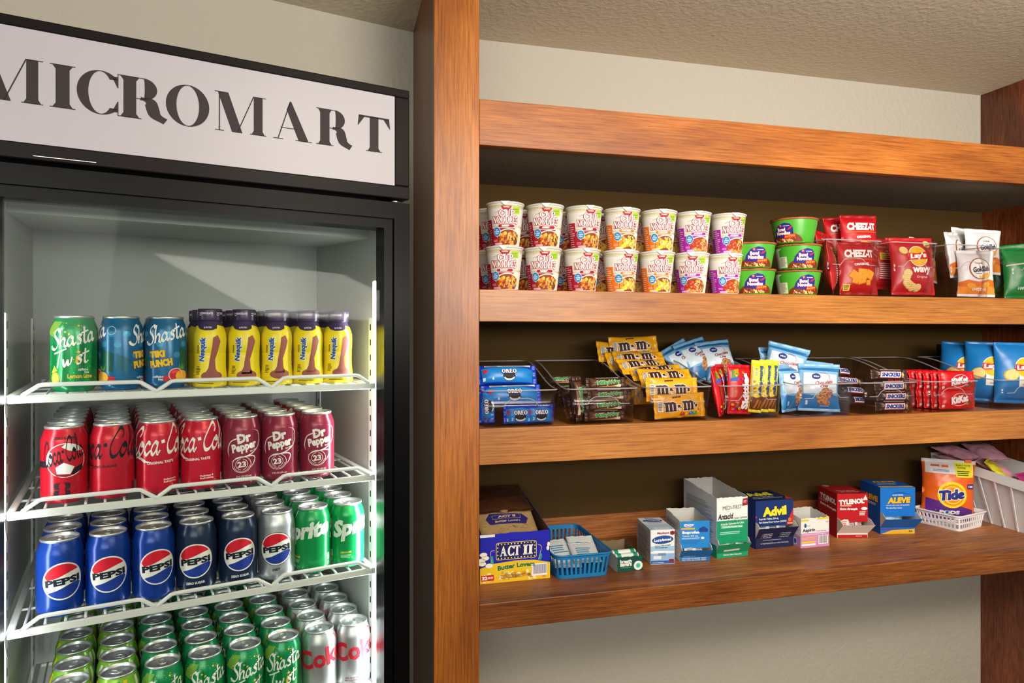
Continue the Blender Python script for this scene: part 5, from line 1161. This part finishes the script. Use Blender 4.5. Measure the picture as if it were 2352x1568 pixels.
L2 = sidecopy(.185, .168); L2.rect('p#149468', -.095, .0, .095, .036, 3)
AN, au = carton('medicine_carton', 'tall white and green antacid dispenser carton with torn open top', 'carton', 1682, .155, .101, .19, .172, ('p#eeeeec', 'p#d4d8da', W, W, W), A, L2, open_=True, chute=(.014, .042, .016, 'p#128a60', F2), hb=.19)
A = Art(); NB = 'p#12306c'
A.rect(NB, -.065, .066, .065, .138, 1); A.text('p#f0e02c', 'Advil', .0, .11, .082, .028, .06, rot=2, l=4)
for k in range(9): A.rect('p#1c4484', -.064 + k * .016, .067, -.0636 + k * .016, .137, 2); A.rect('p#1c4484', -.064, .07 + k * .008, .064, .0703 + k * .008, 2)
A.text(W, 'Ibuprofen Tablets, 200 mg', -.020, .0875, .066, .007, .02, l=4); A.text(W, 'Pain Reliever/Fever Reducer (NSAID)', -.006, .0775, .094, .007, .02, l=4); A.poly('p#c82c2c', [(.04, .067), (.065, .067), (.065, .116)], 3); A.ell('p#e8702c', .052, .082, .0055, .0055, 4); A.text(W, 'Tablets', .053, .071, .018, .004, .02, l=5); A.poly('p#c82c2c', [(-.065, .09), (-.065, .1), (-.06, .095)], 3)
F2 = Art()
for x0 in (-.05, .012):
    for k in range(3): F2.stroke('p#d8c83c', [(x0, .046 - k * .0065), (x0 + .0015, .0445 - k * .0065), (x0 + .0045, .0485 - k * .0065)], .0009, 2, n=1); F2.text('p#d4d8e4', ('Headache', 'Minor Pain', 'Toothache')[k] if x0 < 0 else ('Muscular Aches', 'Menstrual Cramps', 'Fever')[k], x0 + .022, .046 - k * .0065, .03, .0042, .02, l=2)
F2.text('p#c8ccdc', '100 TABLETS (50 PACKETS OF 2 COATED TABLETS EACH)', 0, .014, .095, .0045, .01, l=2); F2.lines('p#a8aec8', -.04, .023, .04, .0255, 1, 2)
T2 = Art(); T2.text('p#f0e02c', 'Advil', -.006, .075, .085, .04, .06, l=3); T2.text(W, 'Ibuprofen Tablets, 200 mg', -.01, .042, .07, .009, .02, l=3); T2.text(W, 'Pain Reliever/Fever Reducer (NSAID)', -.004, .026, .1, .009, .02, l=3); T2.poly('p#c82c2c', [(.04, .002), (.065, .002), (.065, .04)], 2)
AD, adu = carton('medicine_carton', 'navy ibuprofen dispenser carton with yellow lettering and open flap', 'carton', 1779, .2, .13, .12, .142, ('p#12306c', 'p#12306c', 'p#12306c', 'p#0f2452', 'p#12306c'), A, None, T2, chute=(.03, .066, .024, 'p#1c2148', F2))
A = Art(); A.ell('p#1c5ca0', -.034, .066, .0042, .0065, 2); A.text('p#6c7c8c', 'Medi', -.024, .065, .013, .004, .0, l=2); A.text('p#1c1c1e', 'Aspirin', -.022, .051, .044, .0125, .035, rot=2, l=3); A.text('p#1c1c1e', '5 Grain (325 mg)', .021, .0475, .036, .0045, .01, l=3)
A.rect('p#c888c0', -.049, .0005, .049, .043, 1); A.text('p#f4e4f0', 'Pain Reliever/Fever Reducer (NSAID)', -.004, .039, .082, .0045, .015, l=3); A.text('p#e8a81c', 'for Aches and Pains', -.018, .0335, .056, .0045, .02, l=3); A.lines('p#e8b04c', -.046, .022, .012, .031, 3, 2); A.rect('p#e8c81c', -.047, .0135, .002, .0185, 3); A.rect('p#f0ecf0', -.047, .006, .002, .0115, 3); A.rect('p#f0ecf0', .012, .008, .045, .034, 3)
for k in range(16): A.rect('p#3c3438', .014 + k * .0018, .01, .014 + k * .0018 + (.0011 if k % 3 else .0006), .033, 4)
A.rect('p#e8c81c', -.049, .079, -.022, .0845, 2); A.rect('p#e8c81c', .008, .082, .049, .0875, 2); A.text('p#a888b8', '100', .042, .074, .010, .005, .02, l=3)
L2 = sidecopy(.08, .088); L2.rect('p#c888c0', -.04, .0, .04, .034, 3); L2.ell('p#e4e8f4', .018, .016, .008, .011, 4); L2.ell('p#2c5ca8', .018, .016, .006, .008, 5)
AS, asu = carton('medicine_carton', 'small white and pink aspirin carton with open top', 'carton', 1872, .175, .1, .085, .088, ('p#e8e4e4', 'p#d8d6d8', W, W, W), A, L2, open_=True, hb=.098)
A = Art(); A.text(W, 'TYLENOL', -.003, .114, .082, .0165, .06, rot=4, l=4); A.poly('p#f4d8d4', [(.032, .118), (.042, .135), (.049, .119)], 3); A.text(W, 'Acetaminophen', -.022, .101, .036, .0055, .02, l=3); A.text(W, 'Extra Strength', -.012, .0905, .056, .0085, .05, l=3, sh=.15); A.ell(W, .038, .092, .0105, .0045, 3); A.lines(W, .022, .07, .044, .084, 3, 3)
L2 = Art(); L2.text(W, 'TYLENOL', .004, .112, .1, .017, .06, rot=-2, l=3); L2.text(W, 'Extra Strength', .006, .086, .1, .0095, .05, sh=.1, rot=-2, l=3); L2.lines('p#e8b8b4', -.05, .097, .02, .103, 2, 2)
T2 = Art(); T2.text('p#e8c4c0', 'How can we help?', .0, .04, .062, .009, .02, l=2); T2.text('p#f0d8d4', '1-877-895-3665', .0, .022, .066, .009, .03, l=2); T2.ell('p#d8a8a4', -.03, .11, .011, .011, 2)
F2 = Art(); F2.rect('p#a8141c', -.048, .0, .048, .01, 1); F2.lines('p#e4c8c4', .01, .004, .036, .007, 1, 2)
TY, tu = carton('medicine_carton', 'red pain relief dispenser carton with white flap folded down', 'carton', 1958, .225, .1, .12, .138, ('p#b8121c', 'p#a8101a', 'p#b8121c', 'p#a4121a', 'p#b8121c'), A, L2, T2, chute=(.014, .05, .04, 'p#e2e0de', F2), rz=R(-12))
A = Art(); YL = 'p#f4bc2c'; A.text(YL, 'ALEVE', .004, .108, .075, .02, .07, rot=2, sh=.15, l=4, out=('p#10245c', .0013, .05)); A.text(W, 'ALL DAY STRONG.', .0, .1245, .036, .0045, .03, l=3); A.text(W, 'naproxen sodium tablets, 220 mg (NSAID)', -.0, .092, .076, .005, .01, l=3); A.text(W, 'Pain reliever/fever reducer', -.012, .0835, .052, .0055, .01, l=3); A.stroke('p#0c4c9c', [(-.02, .129), (.01, .132), (.04, .126)], .003, 2, taper=True)
L2 = Art(); L2.text(YL, 'ALEVE', .0, .108, .09, .019, .07, l=4, out=('p#10245c', .0013, .05)); L2.lines(W, -.03, .085, .05, .094, 2, 3)
T2 = Art(); T2.rect('p#f0c43c', -.056, .001, .056, .016, 1); T2.text(YL, 'ALEVE', .0, .08, .08, .024, .07, l=4, out=('p#10245c', .0013, .05)); T2.lines('p#c8d8ec', -.04, .04, .04, .058, 2, 2); T2.lines('p#3c3c3c', -.03, .005, .03, .009, 1, 2)
F2 = Art(); F2.poly('p#d8a82c', [(-.056, .0), (.056, .0), (.056, .016), (-.02, .012)], 1); F2.poly('p#5c3c7c', [(-.056, .012), (-.02, .013), (.03, .016), (-.056, .018)], 2); F2.text('p#3c2c14', '50', .042, .008, .012, .006, .03, l=3)
AL, alu = carton('medicine_carton', 'bright blue pain relief dispenser carton with yellow lettering', 'carton', 2062, .225, .116, .115, .148, ('p#1470cc', 'p#1058b0', 'p#1470cc', 'p#0f58b0', 'p#1058b0'), A, L2, T2, chute=(.02, .056, .036, 'p#1464bc', F2), rz=R(-12))
GP = 'medicine packets in the dispenser cartons'
def pk(key, col, ink, u, v, z, n, lab, w_=.04, h=.05):
    for k in range(n):
        sachet(key, w_, h, col, ink, (u + (k - (n - 1) / 2) * w_ * .7, v + .004 * (k % 2), z), lab % ordinal(k) if n > 1 else lab, GP, .3 * (k - (n - 1) / 2), -.12, .12 * (k - (n - 1) / 2))
pk('a', 'p#e4e6e6', 'p#6c7c94', iu, .152, CZ + .0155, 2, 'white packet in the ibuprofen carton opening, %s from the allergy carton', .034, .036)
pk('b', 'p#d8dad6', 'p#2ca07c', au, .157, CZ + .0175, 3, 'silver packet in the green antacid carton opening, %s from the ibuprofen', .036, .04)
pk('c', 'p#ccd0da', 'p#4c5474', adu - .005, .204, CZ + .032, 3, 'white packet in the navy carton opening, %s from the antacid', .044, .046)
pk('d', 'p#dcdad6', 'p#b8484c', tu, .228, CZ + .019, 3, 'white packet in the red carton opening, %s from the aspirin', .036, .05)
pk('e', 'p#9cccec', 'p#e4eef4', alu, .238, CZ + .022, 2, 'pale blue packet in the bright blue carton opening, %s from the red carton', .046, .05)
# laundry pods
WB = 'l#eceaf0'; tbx = su(2178, .28)
basket('plastic_basket', 'small white slotted basket holding the orange detergent pouch', 'basket', at(SM, tbx, .275, CZ, R(14)), .165, .15, .05, WB, ((0, .17), (.45, .56), (.8, 1)), .013, .84, .014, .42, .006)
A = Art(); A.poly('g#5c2c88', [(-.07, .01), (.07, .01), (.07, .05), (.03, .062), (-.03, .074), (-.07, .082)], 1); A.rect('g#e4dcdc', -.072, .166, .072, .205, 1)
A.ell('p#f0d81c', .004, .098, .044, .044, 2, 32); A.ell('p#f08c1c', .004, .098, .036, .036, 3, 32); A.ring('p#f4e02c', .004, .098, .030, .030, .004, 4, 32)
A.text('p#1c2c80', 'Tide', .002, .099, .078, .034, .07, rot=10, sh=.2, l=7, out=('p#f6f4f4', .0022, .05)); A.text('p#f0eef4', 'PODS', .0, .0385, .06, .014, .06, rot=2, l=4); A.ell('p#3ca0c8', -.008, .0385, .0055, .006, 5); A.ell('p#2c3c8c', -.008, .0385, .003, .003, 6)
A.rect('p#e8e02c', .016, .158, .07, .204, 3); A.text('p#2c3c2c', 'SELECT YOUR', .042, .196, .044, .005, .02, l=4); A.text('p#2c3c2c', 'DOSE', .036, .188, .024, .005, .02, l=4); A.lines('p#3c4a30', .02, .162, .064, .18, 3, 4); A.rect('p#d8602c', -.056, .188, -.03, .194, 2); A.rect('p#e8742c', -.024, .187, -.004, .194, 2); A.lines('p#4c6cac', -.05, .172, .008, .18, 2, 2); A.rrect('p#3c2c88', .05, .12, .072, .136, .002, 3); A.text(W, '100', .061, .128, .015, .0075, .04, l=5)
pod = make_bag('detergent_pouch', 'detergent pouch', .164, .212, .07, 'g#e8641c', A, 'v', .003, 5, .012, .06, seal_mat='g#dcd6d6')
POD = put('pod', pod, tbx - .002, .283, CZ + .004, 'orange and purple laundry pod pouch standing in the white basket', None, R(-30), -.04, .03)
mm_ = MB(); mm_.rbox('g#f0742c', .048, .068, -.006, .006, .205, .216, .002); mm_.build('zip_slider', POD)
# big white basket of pink and yellow packs, against the side panel
o = thing('storage_basket', 'large white ribbed plastic basket of pink packs beside the side panel', 'basket', SM @ Matrix.Translation((0, 0, CZ)))
lo = [(1.815, .085), (1.985, .085), (1.985, .40), (1.835, .40)]; hi = [(1.785, .07, .17), (1.995, .07, .17), (1.995, .425, .213), (su(2140, .425), .425, .213)]
WBB = 'l#dfdee2'
def lerp(a, b_, t): return tuple(a[k] + (b_[k] - a[k]) * t for k in range(3))
m = MB(); l3 = [(a, b_, 0) for a, b_ in lo]; c3 = Vector((1.9, .25, 0))
def inw(p, q=.003): d = (c3 - Vector(p)); d.z = 0; return tuple(Vector(p) + d.normalized() * q)
m.hexa(WBB, [(p[0], p[1], .0002) for p in l3] + [(p[0], p[1], .003) for p in l3])
for k in range(4):
    a, b_, c, d = l3[k], l3[(k + 1) % 4], hi[(k + 1) % 4], hi[k]; m.hexa(WBB, [a, b_, c, d, inw(a), inw(b_), inw(c), inw(d)])
m.build('basket_body', o)
m = MB()
for k in range(4): P, Q = hi[k], hi[(k + 1) % 4]; m.hexa(WBB, [(p[0] + dx, p[1] + dy, p[2] + dz) for dz in (-.03, .001) for p, dx, dy in ((P, 0, 0), (Q, 0, 0), (Q, -.004 if k == 3 else 0, -.004 if k == 0 else .0), (P, -.004 if k == 3 else 0, -.004 if k == 0 else .0))])
m.build('basket_rim', o)
for k in range(7):
    m = MB(); t = .04 + .92 * k / 6; a = lerp(l3[0], l3[3], t); b_ = lerp(hi[0], hi[3], t); m.hexa(WBB, [(a[0] - .003, a[1] - .0025, .0), (a[0], a[1] - .0025, 0), (a[0], a[1] + .0025, 0), (a[0] - .003, a[1] + .0025, 0), (b_[0] - .003, b_[1] - .0025, b_[2] - .03), (b_[0], b_[1] - .0025, b_[2] - .03), (b_[0], b_[1] + .0025, b_[2] - .03), (b_[0] - .003, b_[1] + .0025, b_[2] - .03)]); m.build('rib', o)
m = MB()
for t in (.2, .4, .6): a0, a1 = lerp(l3[0], hi[0], t), lerp(l3[3], hi[3], t); m.hexa(WBB, [(a0[0] - .0025, a0[1], a0[2] - .002), (a0[0], a0[1], a0[2] - .002), (a1[0], a1[1], a1[2] - .002), (a1[0] - .0025, a1[1], a1[2] - .002), (a0[0] - .0025, a0[1], a0[2] + .002), (a0[0], a0[1], a0[2] + .002), (a1[0], a1[1], a1[2] + .002), (a1[0] - .0025, a1[1], a1[2] + .002)]) if 0 else None
m.bm.free()
pink = make_bag('pad_pack', 'hygiene pack', .1, .125, .034, 'p#d89cae', None, 'v', .003, 5, .006, .0); yel = make_bag('pad_pack', 'hygiene pack', .09, .11, .024, 'p#d8cc2c', None, 'v', .006, 9, .006, .05); mag = make_bag('pad_pack', 'hygiene pack', .07, .09, .02, 'p#a82c6c', None, 'v', .002, 3, .006, .0)
def pp(key, mk, u, v, dz, rz, tl, t): put(key, mk, u, v, CZ + dz, t, 'hygiene packs in the large white basket', rz, tl)
pp('pink', pink, 1.80, .285, .212, .2, -1.35, 'pink pack on top at the basket back corner'); pp('pink', None, 1.805, .275, .188, .1, -1.4, 'pink pack second from top at the basket back corner')
pp('pink', None, 1.885, .275, .205, -.3, -1.25, 'pink pack on top nearer the side panel'); pp('pink', None, 1.87, .19, .155, .5, -1.1, 'pink pack lying lower toward the basket front'); pp('pink', None, 1.89, .27, .17, .2, -1.4, 'pink pack beneath the one nearer the side panel')
pp('yel', yel, 1.84, .175, .14, .6, -.8, 'crumpled yellow pack poking up along the basket side'); pp('yel', None, 1.835, .235, .16, -.2, -1.1, 'yellow pack under the pink ones at the basket side'); pp('yel', None, 1.93, .3, .165, .3, -1.0, 'yellow pack beside the side panel')
pp('mag', mag, 1.875, .115, .115, .2, -.7, 'magenta pack at the basket front')
pp('pink', None, 1.89, .16, .06, .0, -1.3, 'pink pack buried low in the basket front'); pp('pink', None, 1.9, .26, .08, .0, -1.3, 'pink pack buried low in the basket back')
